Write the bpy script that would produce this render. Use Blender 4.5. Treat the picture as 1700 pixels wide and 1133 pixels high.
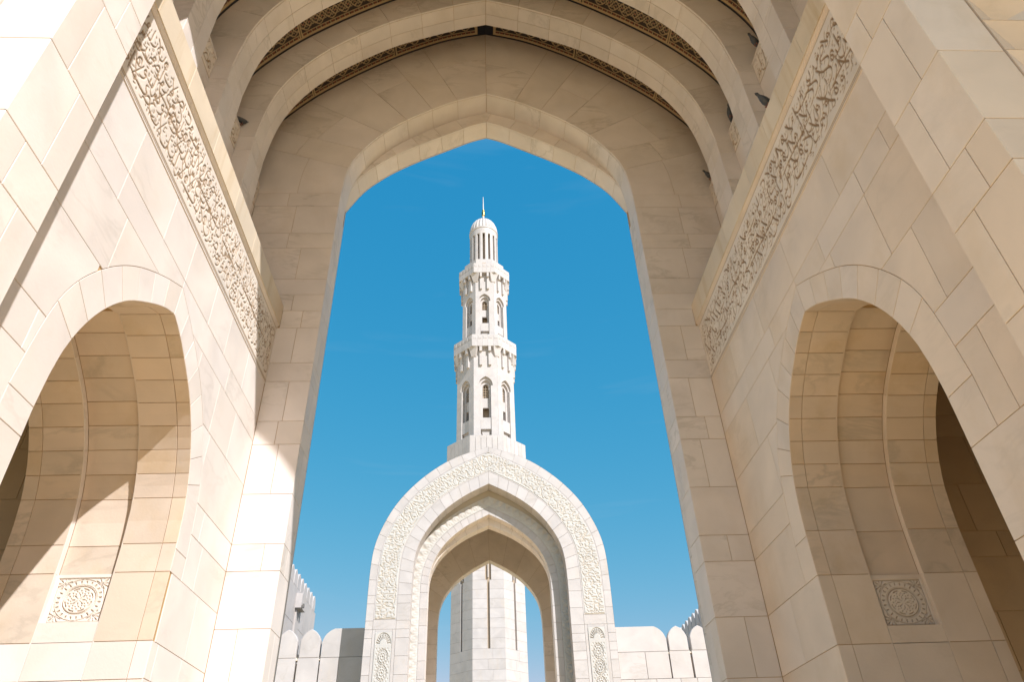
import bpy, math, random
import numpy as np
from mathutils import Vector, Matrix, Quaternion
R = math.radians
scene = bpy.context.scene
for o in list(bpy.data.objects):
    bpy.data.objects.remove(o)
C = scene.collection
rng = random.Random(7)

# ------------------------------------------------------------------ camera, sky, sun, exposure
cam_d = bpy.data.cameras.new('camera'); cam = bpy.data.objects.new('camera', cam_d); C.objects.link(cam)
scene.camera = cam
cam_d.sensor_width = 36.0; cam_d.lens = 1167.5 / 1700 * 36.0; cam_d.clip_end = 3000; cam_d.clip_start = 0.05
_p, _y, _r = 0.6280, 0.0579, -0.0402
F = Vector((math.sin(_y) * math.cos(_p), math.cos(_y) * math.cos(_p), math.sin(_p)))
Rt = Vector((math.cos(_y), -math.sin(_y), 0)); Up = Rt.cross(F)
R2 = Rt * math.cos(_r) + Up * math.sin(_r); U2 = -Rt * math.sin(_r) + Up * math.cos(_r)
M = Matrix((R2, U2, -F)).transposed().to_4x4(); M.translation = Vector((-0.249, 0, 1.6))
cam.matrix_world = M

SUN = Vector((1.0, -1.32, 1.45)).normalized()          # towards the sun
world = bpy.data.worlds.new('World'); scene.world = world; world.use_nodes = True
nt = world.node_tree; nt.nodes.clear()
sky = nt.nodes.new('ShaderNodeTexSky'); sky.sky_type = 'NISHITA'; sky.sun_disc = False
sky.sun_elevation = math.asin(SUN.z); sky.sun_rotation = math.atan2(SUN.x, SUN.y)
sky.altitude = 300; sky.air_density = 1.0; sky.dust_density = 0.3; sky.ozone_density = 1.6
bg = nt.nodes.new('ShaderNodeBackground'); bg.inputs['Strength'].default_value = 0.0841
wo = nt.nodes.new('ShaderNodeOutputWorld')
hs = nt.nodes.new('ShaderNodeHueSaturation'); hs.inputs['Hue'].default_value = 0.475; hs.inputs['Saturation'].default_value = 1.3
nt.links.new(sky.outputs[0], hs.inputs['Color'])
sep = nt.nodes.new('ShaderNodeSeparateColor'); com = nt.nodes.new('ShaderNodeCombineColor'); nt.links.new(hs.outputs[0], sep.inputs[0])
for i_, (g_, k_) in enumerate(((1.375, 0.99), (0.513, 1.464), (0.257, 2.597))):      # film response of the sky's three channels
    pw = nt.nodes.new('ShaderNodeMath'); pw.operation = 'POWER'; pw.inputs[1].default_value = g_; ml = nt.nodes.new('ShaderNodeMath'); ml.operation = 'MULTIPLY'; ml.inputs[1].default_value = k_
    nt.links.new(sep.outputs[i_], pw.inputs[0]); nt.links.new(pw.outputs[0], ml.inputs[0]); nt.links.new(ml.outputs[0], com.inputs[i_])
    if i_ == 0: red_ = ml
    if i_ == 1: grn_ = ml
gl_ = nt.nodes.new('ShaderNodeMath'); gl_.operation = 'MULTIPLY'; gl_.inputs[1].default_value = 0.90; nt.links.new(grn_.outputs[0], gl_.inputs[0])
mn_ = nt.nodes.new('ShaderNodeMath'); mn_.operation = 'MINIMUM'; nt.links.new(red_.outputs[0], mn_.inputs[0]); nt.links.new(gl_.outputs[0], mn_.inputs[1]); nt.links.new(mn_.outputs[0], com.inputs[0])      # never pink near the sun
tc_ = nt.nodes.new('ShaderNodeTexCoord'); mp_ = nt.nodes.new('ShaderNodeMapping'); mp_.inputs['Scale'].default_value = (1.6, 1.6, 13); mp_.inputs['Rotation'].default_value = (0.05, 0.12, 0.9)
nz_ = nt.nodes.new('ShaderNodeTexNoise'); nz_.inputs['Scale'].default_value = 1.5; nz_.inputs['Detail'].default_value = 7; nz_.inputs['Distortion'].default_value = 0.4
rg_ = nt.nodes.new('ShaderNodeMapRange'); rg_.inputs[1].default_value = 0.58; rg_.inputs[2].default_value = 0.85; rg_.inputs[4].default_value = 0.10
mx_ = nt.nodes.new('ShaderNodeMixRGB'); mx_.inputs[2].default_value = (4.2, 4.6, 4.9, 1)
nt.links.new(tc_.outputs['Generated'], mp_.inputs[0]); nt.links.new(mp_.outputs[0], nz_.inputs['Vector']); nt.links.new(nz_.outputs['Fac'], rg_.inputs[0]); nt.links.new(rg_.outputs[0], mx_.inputs[0]); nt.links.new(com.outputs[0], mx_.inputs[1])
nt.links.new(mx_.outputs[0], bg.inputs['Color']); nt.links.new(bg.outputs[0], wo.inputs['Surface'])
sl = bpy.data.lights.new('sun', 'SUN'); sl.energy = 3.1; sl.angle = R(0.5); sl.color = (1.0, 0.965, 0.945)
so = bpy.data.objects.new('sun', sl); C.objects.link(so)
so.rotation_mode = 'QUATERNION'; so.rotation_quaternion = (-SUN).to_track_quat('-Z', 'Y'); so.location = SUN * 200
scene.view_settings.view_transform = 'Standard'; scene.view_settings.look = 'None'
scene.view_settings.exposure = 1.10; scene.view_settings.gamma = 1.0; scene.view_settings.use_curve_mapping = False
scene.cycles.max_bounces = 10; scene.cycles.diffuse_bounces = 7; scene.cycles.glossy_bounces = 2
scene.cycles.use_denoising = True

# ------------------------------------------------------------------ materials
def N(nt, t, **k):
    n = nt.nodes.new(t)
    for a, v in k.items(): setattr(n, a, v)
    return n
def stone_mat(name, cols, vein=0.5, stain=0.35, rough=0.55, ink=None, bump=0.15, stain_col=(0.50, 0.36, 0.18), seed=0.0, streak=1.0):
    m = bpy.data.materials.new(name); m.use_nodes = True; t = m.node_tree; t.nodes.clear()
    L = t.links.new
    out = N(t, 'ShaderNodeOutputMaterial'); b = N(t, 'ShaderNodeBsdfPrincipled'); L(b.outputs[0], out.inputs[0])
    geo = N(t, 'ShaderNodeNewGeometry'); oi = N(t, 'ShaderNodeObjectInfo')
    # each stone has its own piece of marble: world position shifted by the object's random number
    mul = N(t, 'ShaderNodeMath', operation='MULTIPLY'); mul.inputs[1].default_value = 57.0 + seed; L(oi.outputs['Random'], mul.inputs[0])
    cmb = N(t, 'ShaderNodeCombineXYZ'); L(mul.outputs[0], cmb.inputs[0]); L(mul.outputs[0], cmb.inputs[2])
    add = N(t, 'ShaderNodeVectorMath', operation='ADD'); L(geo.outputs['Position'], add.inputs[0]); L(cmb.outputs[0], add.inputs[1])
    # tone of the stone
    ramp = N(t, 'ShaderNodeValToRGB'); L(oi.outputs['Random'], ramp.inputs[0])
    cr = ramp.color_ramp; cr.elements[0].color = (*cols[0], 1); cr.elements[1].color = (*cols[-1], 1)
    for k, c in enumerate(cols[1:-1]):
        e = cr.elements.new((k + 1) / (len(cols) - 1)); e.color = (*c, 1)
    # soft clouds
    n1 = N(t, 'ShaderNodeTexNoise'); n1.inputs['Scale'].default_value = 0.9; n1.inputs['Detail'].default_value = 6; n1.inputs['Distortion'].default_value = 0.6
    L(add.outputs[0], n1.inputs['Vector'])
    r1 = N(t, 'ShaderNodeMapRange'); r1.inputs[1].default_value = 0.3; r1.inputs[2].default_value = 0.7; r1.inputs[3].default_value = 0.90; r1.inputs[4].default_value = 1.06
    L(n1.outputs['Fac'], r1.inputs[0])
    mm = N(t, 'ShaderNodeMixRGB', blend_type='MULTIPLY'); mm.inputs[0].default_value = 1; L(ramp.outputs[0], mm.inputs[1]); L(r1.outputs[0], mm.inputs[2])
    # grey veins
    mp = N(t, 'ShaderNodeMapping'); mp.inputs['Rotation'].default_value = (0.5, 0.7, 0.4); mp.inputs['Scale'].default_value = (1, 1, 2.4); L(add.outputs[0], mp.inputs[0])
    n2 = N(t, 'ShaderNodeTexNoise'); n2.inputs['Scale'].default_value = 0.8; n2.inputs['Detail'].default_value = 7; n2.inputs['Roughness'].default_value = 0.6; n2.inputs['Distortion'].default_value = 0.6
    L(mp.outputs[0], n2.inputs['Vector'])
    sb = N(t, 'ShaderNodeMath', operation='SUBTRACT'); sb.inputs[1].default_value = 0.5; L(n2.outputs['Fac'], sb.inputs[0])
    ab = N(t, 'ShaderNodeMath', operation='ABSOLUTE'); L(sb.outputs[0], ab.inputs[0])
    r2 = N(t, 'ShaderNodeMapRange'); r2.inputs[1].default_value = 0.0; r2.inputs[2].default_value = 0.045; r2.inputs[3].default_value = 1; r2.inputs[4].default_value = 0; L(ab.outputs[0], r2.inputs[0])
    # veins only in some stones and places
    n3 = N(t, 'ShaderNodeTexNoise'); n3.inputs['Scale'].default_value = 0.55; n3.inputs['Detail'].default_value = 2; L(add.outputs[0], n3.inputs['Vector'])
    r3 = N(t, 'ShaderNodeMapRange'); r3.inputs[1].default_value = 0.5; r3.inputs[2].default_value = 0.66; r3.inputs[3].default_value = 0; r3.inputs[4].default_value = vein * 0.6; L(n3.outputs['Fac'], r3.inputs[0])
    vm = N(t, 'ShaderNodeMath', operation='MULTIPLY'); L(r2.outputs[0], vm.inputs[0]); L(r3.outputs[0], vm.inputs[1])
    m2 = N(t, 'ShaderNodeMixRGB'); L(vm.outputs[0], m2.inputs[0]); L(mm.outputs[0], m2.inputs[1]); m2.inputs[2].default_value = (0.30, 0.27, 0.22, 1)
    # honey-coloured stains
    n4 = N(t, 'ShaderNodeTexNoise'); n4.inputs['Scale'].default_value = 0.8; n4.inputs['Detail'].default_value = 8; n4.inputs['Roughness'].default_value = 0.62
    ad2 = N(t, 'ShaderNodeVectorMath', operation='ADD'); ad2.inputs[1].default_value = (31, 7, 13); L(add.outputs[0], ad2.inputs[0]); mp4 = N(t, 'ShaderNodeMapping'); mp4.inputs['Scale'].default_value = (streak, streak, 1.0 / streak if streak > 1 else 0.7); L(ad2.outputs[0], mp4.inputs[0]); L(mp4.outputs[0], n4.inputs['Vector'])
    r4 = N(t, 'ShaderNodeMapRange'); r4.inputs[1].default_value = 0.52; r4.inputs[2].default_value = 0.74; r4.inputs[3].default_value = 0; r4.inputs[4].default_value = stain; L(n4.outputs['Fac'], r4.inputs[0])
    m3 = N(t, 'ShaderNodeMixRGB'); L(r4.outputs[0], m3.inputs[0]); L(m2.outputs[0], m3.inputs[1]); m3.inputs[2].default_value = (*stain_col, 1)
    last = m3.outputs[0]
    if ink:
        at = N(t, 'ShaderNodeAttribute'); at.attribute_name = 'ink'
        m4 = N(t, 'ShaderNodeMixRGB'); L(at.outputs['Fac'], m4.inputs[0]); L(last, m4.inputs[1]); m4.inputs[2].default_value = (*ink, 1); last = m4.outputs[0]
    L(last, b.inputs['Base Color'])
    # gloss differs from stone to stone
    rr = N(t, 'ShaderNodeMapRange'); rr.inputs[1].default_value = 0.3; rr.inputs[2].default_value = 0.7; rr.inputs[3].default_value = rough - 0.08; rr.inputs[4].default_value = rough + 0.12; L(n1.outputs['Fac'], rr.inputs[0]); L(rr.outputs[0], b.inputs['Roughness'])
    b.inputs['Specular IOR Level'].default_value = 0.3
    n5 = N(t, 'ShaderNodeTexNoise'); n5.inputs['Scale'].default_value = 26; n5.inputs['Detail'].default_value = 5; L(geo.outputs['Position'], n5.inputs['Vector'])
    bp = N(t, 'ShaderNodeBump'); bp.inputs['Strength'].default_value = bump; bp.inputs['Distance'].default_value = 0.01; L(n5.outputs['Fac'], bp.inputs['Height']); L(bp.outputs[0], b.inputs['Normal'])
    return m
def flat_mat(name, col, rough=0.6, metal=0.0, attr=None, noise=0.0):
    m = bpy.data.materials.new(name); m.use_nodes = True; t = m.node_tree; b = t.nodes['Principled BSDF']
    b.inputs['Base Color'].default_value = (*col, 1); b.inputs['Roughness'].default_value = rough; b.inputs['Metallic'].default_value = metal
    if attr:
        at = N(t, 'ShaderNodeAttribute'); at.attribute_name = attr; t.links.new(at.outputs['Color'], b.inputs['Base Color'])
    elif noise:
        n = N(t, 'ShaderNodeTexNoise'); n.inputs['Scale'].default_value = 6; n.inputs['Detail'].default_value = 6
        r = N(t, 'ShaderNodeMapRange'); r.inputs[3].default_value = 1 - noise; r.inputs[4].default_value = 1 + noise; t.links.new(n.outputs[0], r.inputs[0])
        mx = N(t, 'ShaderNodeMixRGB', blend_type='MULTIPLY'); mx.inputs[0].default_value = 1; mx.inputs[1].default_value = (*col, 1); t.links.new(r.outputs[0], mx.inputs[2]); t.links.new(mx.outputs[0], b.inputs['Base Color'])
    return m
INT = [(0.70, 0.639, 0.595), (0.725, 0.665, 0.630), (0.71, 0.646, 0.605), (0.73, 0.675, 0.645), (0.705, 0.639, 0.586), (0.72, 0.660, 0.619)]
EXT = [(0.475, 0.447, 0.436), (0.495, 0.468, 0.461), (0.48, 0.451, 0.441), (0.505, 0.478, 0.472), (0.485, 0.454, 0.443)]
m_stone = stone_mat('cream_marble', INT, vein=0.5, stain=0.16)
m_side = stone_mat('cream_marble_side', INT, vein=0.25, stain=0.12, seed=5)
m_honey = stone_mat('honey_marble', [(0.725, 0.632, 0.547), (0.72, 0.613, 0.513), (0.725, 0.641, 0.571), (0.72, 0.623, 0.532)], vein=0.2, stain=0.3, seed=8)  # warmer base tones and stains, on the right wall and pier only
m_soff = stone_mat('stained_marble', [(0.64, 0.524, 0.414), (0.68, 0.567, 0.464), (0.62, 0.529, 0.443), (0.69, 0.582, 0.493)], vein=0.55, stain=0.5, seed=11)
m_corn = stone_mat('weathered_cornice', [(0.68, 0.575, 0.44), (0.71, 0.62, 0.50)], vein=0.1, stain=0.75, seed=3, streak=4.0)
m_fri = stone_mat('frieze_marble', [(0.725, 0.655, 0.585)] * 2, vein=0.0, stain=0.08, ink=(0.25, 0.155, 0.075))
m_ext = stone_mat('white_marble', EXT, vein=0.4, stain=0.14, seed=17, streak=1.8)
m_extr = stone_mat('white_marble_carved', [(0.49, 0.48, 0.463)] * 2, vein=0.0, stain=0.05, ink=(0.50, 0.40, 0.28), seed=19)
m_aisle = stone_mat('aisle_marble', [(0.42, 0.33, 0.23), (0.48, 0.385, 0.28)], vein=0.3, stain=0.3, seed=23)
m_mortar = flat_mat('tan_mortar', (0.44, 0.29, 0.14), 0.9, noise=0.15)
m_mortar_l = flat_mat('pale_mortar', (0.44, 0.38, 0.30), 0.9, noise=0.1)
m_slot = flat_mat('slot_shade_stone', (0.42, 0.33, 0.24), 0.8, noise=0.1)  # darker stone tone, standing in for shade inside slots and windows
m_inlay = flat_mat('inlaid_tile', (0.5, 0.4, 0.25), 0.35, attr='tile')
m_gold = flat_mat('gilded_metal', (0.75, 0.45, 0.12), 0.28, 1.0)
m_metal = flat_mat('pale_metal', (0.42, 0.42, 0.42), 0.6, 0.2)
m_lamp = flat_mat('grey_lamp_metal', (0.18, 0.17, 0.16), 0.5, 0.3)
m_bird = flat_mat('pigeon_feathers', (0.055, 0.06, 0.07), 0.6, noise=0.5)
m_birdw = flat_mat('pigeon_wing', (0.10, 0.10, 0.105), 0.6, noise=0.35)
m_leg = flat_mat('pigeon_leg', (0.2, 0.08, 0.06), 0.6)
def ground_mat():
    m = bpy.data.materials.new('paving_stone'); m.use_nodes = True; t = m.node_tree; b = t.nodes['Principled BSDF']; L = t.links.new
    g = N(t, 'ShaderNodeNewGeometry'); br = N(t, 'ShaderNodeTexBrick'); br.inputs['Scale'].default_value = 1.0
    br.inputs['Color1'].default_value = (0.91, 0.62, 0.29, 1); br.inputs['Color2'].default_value = (0.94, 0.66, 0.33, 1); br.inputs['Mortar'].default_value = (0.5, 0.4, 0.27, 1)  # unseen ground: tones set bright and warm to bounce light into the hall
    br.inputs['Mortar Size'].default_value = 0.008; L(g.outputs['Position'], br.inputs['Vector']); L(br.outputs['Color'], b.inputs['Base Color']); b.inputs['Roughness'].default_value = 0.5
    return m
m_ground = ground_mat()

# ------------------------------------------------------------------ object helpers
def link(name, me, mat, parent=None):
    o = bpy.data.objects.new(name, me); C.objects.link(o)
    if mat is not None and len(me.materials) == 0: me.materials.append(mat)
    if parent is not None: o.parent = parent
    return o
def mesh(name, v, f, smooth=False):
    me = bpy.data.meshes.new(name); me.from_pydata([tuple(map(float, p)) for p in v], [], f); me.update()
    if smooth: me.polygons.foreach_set('use_smooth', [True] * len(me.polygons))
    return me
def thing(name, label, cat, loc=(0, 0, 0), group=None):
    o = bpy.data.objects.new(name, None); C.objects.link(o); o.location = (0, 0, 0); o.empty_display_size = 0.5
    o['label'] = label; o['category'] = cat
    if group: o['group'] = group
    return o
def tag(o, label=None, cat=None, group=None, kind=None):
    for k, v in (('label', label), ('category', cat), ('group', group), ('kind', kind)):
        if v: o[k] = v
    return o
class MB:
    def __init__(s): s.v = []; s.f = []
    def add(s, v, f):
        n = len(s.v); s.v += [tuple(map(float, p)) for p in v]; s.f += [tuple(i + n for i in q) for q in f]
    def box(s, a, b):
        x0, y0, z0 = a; x1, y1, z1 = b
        s.add([(x0, y0, z0), (x1, y0, z0), (x1, y1, z0), (x0, y1, z0), (x0, y0, z1), (x1, y0, z1), (x1, y1, z1), (x0, y1, z1)],
              [(0, 3, 2, 1), (4, 5, 6, 7), (0, 1, 5, 4), (1, 2, 6, 5), (2, 3, 7, 6), (3, 0, 4, 7)])
    def prism(s, pts, fr, d0, d1):
        """polygon pts (u,v) in frame fr, extruded from depth d0 to d1 behind the face"""
        o, U, V, Nn = fr; n = len(pts)
        v = [o + U * p[0] + V * p[1] - Nn * d0 for p in pts] + [o + U * p[0] + V * p[1] - Nn * d1 for p in pts]
        s.add(v, [tuple(range(n)), tuple(range(2 * n - 1, n - 1, -1))] + [((i + 1) % n, i, i + n, (i + 1) % n + n) for i in range(n)])
    def lathe(s, prof, cx, cy, seg=32, flute=0, amp=0.0, phase=0.0):
        n = len(prof); v = []; f = []
        for j in range(seg):
            a = 2 * math.pi * j / seg + phase
            k = 1.0 + (amp * abs(math.cos(a * flute / 2)) if flute else 0)
            for r, z in prof: v.append((cx + r * k * math.cos(a), cy + r * k * math.sin(a), z))
        for j in range(seg):
            a = j * n; b = ((j + 1) % seg) * n
            for i in range(n - 1): f.append((a + i, b + i, b + i + 1, a + i + 1))
        f.append(tuple(j * n + n - 1 for j in range(seg)))
        s.add(v, f)
    def build(s, name, mat, parent=None, smooth=False):
        return link(name, mesh(name, s.v, s.f, smooth), mat, parent)
V3 = lambda *a: np.array(a, float)
def area2(p): return 0.5 * sum(p[i][0] * p[(i + 1) % len(p)][1] - p[(i + 1) % len(p)][0] * p[i][1] for i in range(len(p)))
def clean(pts, eps=0.004):
    out = []
    for p in pts:
        if not out or math.hypot(p[0] - out[-1][0], p[1] - out[-1][1]) > eps: out.append(p)
    while len(out) > 1 and math.hypot(out[0][0] - out[-1][0], out[0][1] - out[-1][1]) <= eps: out.pop()
    return out
def inset(pts, d):
    n = len(pts); out = []
    for i in range(n):
        a, b, c = pts[i - 1], pts[i], pts[(i + 1) % n]
        e1 = np.array([b[0] - a[0], b[1] - a[1]]); e2 = np.array([c[0] - b[0], c[1] - b[1]])
        e1 = e1 / (np.linalg.norm(e1) + 1e-9); e2 = e2 / (np.linalg.norm(e2) + 1e-9)
        n1 = np.array([-e1[1], e1[0]]); n2 = np.array([-e2[1], e2[0]]); m = n1 + n2; k = 1 + n1 @ n2
        m = m / max(k, 0.35)
        out.append((b[0] + m[0] * d, b[1] + m[1] * d))
    return out
GAP = 0.0042
def piece(name, pts, fr, mat, parent, gap=GAP, bev=0.003, depth=0.016, proud=0.0, label=None):
    """one stone: a planar polygon with rounded-off arrises, proud of the recessed mortar"""
    pts = clean(pts)
    if len(pts) < 3: return None
    if area2(pts) < 0: pts = pts[::-1]
    if area2(pts) < 0.006: return None
    o, U, V, Nn = fr; n = len(pts)
    a = inset(pts, gap + bev); b = inset(pts, gap)
    if area2(a) < 0.002: return None
    P = lambda q, h: o + U * q[0] + V * q[1] + Nn * h
    v = [P(q, proud) for q in a] + [P(q, proud - bev) for q in b] + [P(q, -depth) for q in b]
    f = [tuple(range(n))]
    for i in range(n):
        j = (i + 1) % n; f.append((i, i + n, j + n, j)); f.append((i + n, i + 2 * n, j + 2 * n, j + n))
    if np.cross(U, V) @ Nn < 0: f = [q[::-1] for q in f]
    ob = link(name, mesh(name, v, f), mat, parent)
    if label: ob['label'] = label
    return ob
class Prof:
    """half of a pointed arch: points (x,z) from the apex down to the springing; s = arc length, negative s = left half"""
    def __init__(s, pts, cx=0.0):
        p = np.array(pts, float); q = [p[0]]
        for i in range(len(p) - 1):
            p0 = p[max(i - 1, 0)]; p1 = p[i]; p2 = p[i + 1]; p3 = p[min(i + 2, len(p) - 1)]
            if i == 0: p0 = 2 * p1 - p2
            for t in np.linspace(0, 1, 9)[1:]:
                q.append(0.5 * ((2 * p1) + (-p0 + p2) * t + (2 * p0 - 5 * p1 + 4 * p2 - p3) * t * t + (-p0 + 3 * p1 - 3 * p2 + p3) * t ** 3))
        s.q = np.array(q); s.q[:, 0] = np.maximum.accumulate(s.q[:, 0]); s.q[:, 1] = np.minimum.accumulate(s.q[:, 1])
        # light smoothing (ends fixed)
        for _ in range(6): s.q[1:-1] = 0.25 * s.q[:-2] + 0.5 * s.q[1:-1] + 0.25 * s.q[2:]
        s.s = np.concatenate([[0], np.cumsum(np.linalg.norm(np.diff(s.q, axis=0), axis=1))]); s.L = s.s[-1]; s.cx = cx
        s.hw = s.q[-1, 0]; s.spring = s.q[-1, 1]; s.apex = s.q[0, 1]
    def at(s, t):
        a = abs(t); x = np.interp(a, s.s, s.q[:, 0]); z = np.interp(a, s.s, s.q[:, 1])
        if a > s.L: z = s.spring - (a - s.L)
        return np.array([s.cx + (x if t >= 0 else -x), z])
    def nrm(s, t):
        a = abs(t); e = 0.06
        p = s.at(min(a + e, s.L + e)) - s.at(max(a - e, 0.0)); n = np.array([-p[1], p[0]]); n /= np.linalg.norm(n) + 1e-9
        if a >= s.L: n = np.array([1.0, 0.0])
        return n if t >= 0 else np.array([-n[0], n[1]])
    def zc(s, x):
        a = abs(x - s.cx)
        return -1e9 if a >= s.hw else float(np.interp(a, s.q[:, 0], s.q[:, 1]))
    def offset(s, d):
        """outer curve: the same arch grown by d"""
        pts = []
        for a in np.linspace(0, s.L, 24):
            p = s.at(a) - np.array([s.cx, 0]); n = s.nrm(a)
            if a == 0:
                n = s.nrm(0.12); n = np.array([0, 1.0 / max(n[1], 0.4)])
            pts.append(p + n * d)
        pts = [p for p in pts if p[0] >= -1e-6]; pts[0][0] = 0
        return Prof(pts, s.cx)
def above(prof, a, b, z0, z1):
    """the part of the rectangle [a,b]x[z0,z1] outside the arch (one side of its axis only)"""
    cx = prof.cx; xs = set([a, b])
    for q in prof.q:
        for sx in (1, -1):
            x = cx + sx * q[0]
            if a < x < b: xs.add(float(x))
    e = 1e-4
    for sx in (1, -1):
        x = cx + sx * (prof.hw - e)
        if a < x < b: xs.add(x); xs.add(cx + sx * prof.hw)
    # exact crossings of z0, z1
    for z in (z0, z1):
        if prof.spring < z < prof.apex:
            x = float(np.interp(-z, -prof.q[:, 1], prof.q[:, 0]))
            for sx in (1, -1):
                if a < cx + sx * x < b: xs.add(cx + sx * x)
    xs = sorted(xs); mid = 0.5 * (a + b); low = []; 
    for x in xs:
        xx = x + (e * 0.5 if x <= cx and abs(x - cx) > 0 and x == a else 0)
        low.append((x, min(max(z0, prof.zc(x)), z1)))
    # jamb line: at the very edge of the opening the curve drops to z0
    lo = [p for p in low]
    keep = [i for i, p in enumerate(lo) if p[1] < z1 - 1e-6]
    if not keep: return []
    i0, i1 = max(keep[0] - 1, 0), min(keep[-1] + 1, len(lo) - 1)
    lo = lo[i0:i1 + 1]
    # a vertical jamb: x where zc jumps
    poly = list(lo) + [(lo[-1][0], z1), (lo[0][0], z1)]
    return clean(poly, 0.003)
def frame(o, U, V, Nn): return (V3(*o), V3(*U), V3(*V), V3(*Nn))
def wallframe_y(y, n=-1): return frame((0, y, 0), (1, 0, 0), (0, 0, 1), (0, n, 0))      # u = x, v = z, faces -y
def wallframe_x(x, n): return frame((x, 0, 0), (0, 1, 0), (0, 0, 1), (n, 0, 0))          # u = y, v = z
def face_ring(name, P, Q, s0, s1, t0, t1, fr, mat, parent, k=6, w0=0.0, w1=1.0, **kw):
    """voussoir face between inner curve P(s0..s1) and outer curve Q(t0..t1); w0,w1 cut it radially"""
    A = [P.at(s) for s in np.linspace(s0, s1, k)]; B = [Q.at(t) for t in np.linspace(t0, t1, k)]
    lo = [a + (b - a) * w0 for a, b in zip(A, B)]; hi = [a + (b - a) * w1 for a, b in zip(A, B)]
    return piece(name, [tuple(p) for p in lo] + [tuple(p) for p in hi[::-1]], fr, mat, parent, **kw)
def soffit(name, P, s0, s1, d0, d1, put, mat, parent, k=4, gap=GAP, bev=0.003, depth=0.016, off=0.0):
    """one stone of an arch's underside; put(x, z, d) turns profile point and depth into a world point"""
    if s1 - s0 < 0.05: return None
    us = [s0 + gap, s0 + gap + bev] + list(np.linspace(s0 + gap + bev, s1 - gap - bev, k + 1)[1:-1]) + [s1 - gap - bev, s1 - gap]
    vs = [d0 + gap, d0 + gap + bev, d1 - gap - bev, d1 - gap]; nu, nv = len(us), len(vs)
    v = []; f = []
    for i, u in enumerate(us):
        p = P.at(u); n = P.nrm(u)
        for j, d in enumerate(vs):
            h = off + (bev if i in (0, nu - 1) or j in (0, nv - 1) else 0.0); q = p + n * h; v.append(put(q[0], q[1], d))
    for i in range(nu - 1):
        for j in range(nv - 1): a = i * nv + j; f.append((a, a + 1, a + nv + 1, a + nv))
    ring = [i * nv for i in range(nu)] + [(nu - 1) * nv + j for j in range(1, nv)] + [i * nv + nv - 1 for i in range(nu - 2, -1, -1)] + [j for j in range(nv - 2, 0, -1)]
    base = len(v)
    for r in ring:
        i, j = divmod(r, nv); p = P.at(us[i]); n = P.nrm(us[i]); q = p + n * (off + depth); v.append(put(q[0], q[1], vs[j]))
    m = len(ring)
    for t in range(m): u = (t + 1) % m; f.append((ring[t], ring[u], base + u, base + t))
    return link(name, mesh(name, v, f), mat, parent)
def row_cuts(a, b, lo=0.85, hi=1.5, r=rng):
    """vertical joints between a and b"""
    n = max(1, round((b - a) / r.uniform(lo, hi))); c = [a + (b - a) * i / n for i in range(n + 1)]
    for i in range(1, n): c[i] += r.uniform(-0.16, 0.16) * (b - a) / n
    return c
# courses measured on the gate (heights of the bed joints)
Z = [2.78, 3.70, 4.63, 5.56, 6.03, 6.95, 7.95, 8.45, 9.36, 9.81, 10.71, 11.17, 11.62, 12.07, 13.02, 13.49, 14.40, 14.86]

# ------------------------------------------------------------------ relief carving on pixel grids
def stamp_line(H, pts, wid, res, soft=1.0):
    nv, nu = H.shape
    for (x, y), w in zip(pts, wid):
        cx, cy, r = x / res, y / res, w / res
        x0, x1 = int(max(0, cx - r - 2)), int(min(nu, cx + r + 3)); y0, y1 = int(max(0, cy - r - 2)), int(min(nv, cy + r + 3))
        if x0 >= x1 or y0 >= y1: continue
        yy, xx = np.mgrid[y0:y1, x0:x1]; d = np.hypot(xx - cx, yy - cy)
        H[y0:y1, x0:x1] = np.maximum(H[y0:y1, x0:x1], np.clip((r - d) / soft + 0.5, 0, 1))
def curve_pts(c, step):
    c = np.array(c, float); out = []
    for i in range(len(c) - 1):
        p0 = c[max(i - 1, 0)]; p1 = c[i]; p2 = c[i + 1]; p3 = c[min(i + 2, len(c) - 1)]
        n = max(2, int(np.linalg.norm(p2 - p1) / step) + 1)
        for t in np.linspace(0, 1, n, endpoint=(i == len(c) - 2)):
            out.append(0.5 * ((2 * p1) + (-p0 + p2) * t + (2 * p0 - 5 * p1 + 4 * p2 - p3) * t * t + (-p0 + 3 * p1 - 3 * p2 + p3) * t ** 3))
    return np.array(out)
def pen(H, c, w, res, nib=R(62)):
    p = curve_pts(c, res * 0.6)
    if len(p) < 3: return
    d = np.gradient(p, axis=0); th = np.arctan2(d[:, 1], d[:, 0]); s = np.linspace(0, 1, len(p))
    ww = w * (0.42 + 0.58 * np.abs(np.sin(th - nib))) * np.clip(np.minimum((s + 0.03) * 7, (1.02 - s) * 5), 0.25, 1)
    stamp_line(H, p, ww, res)
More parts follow.
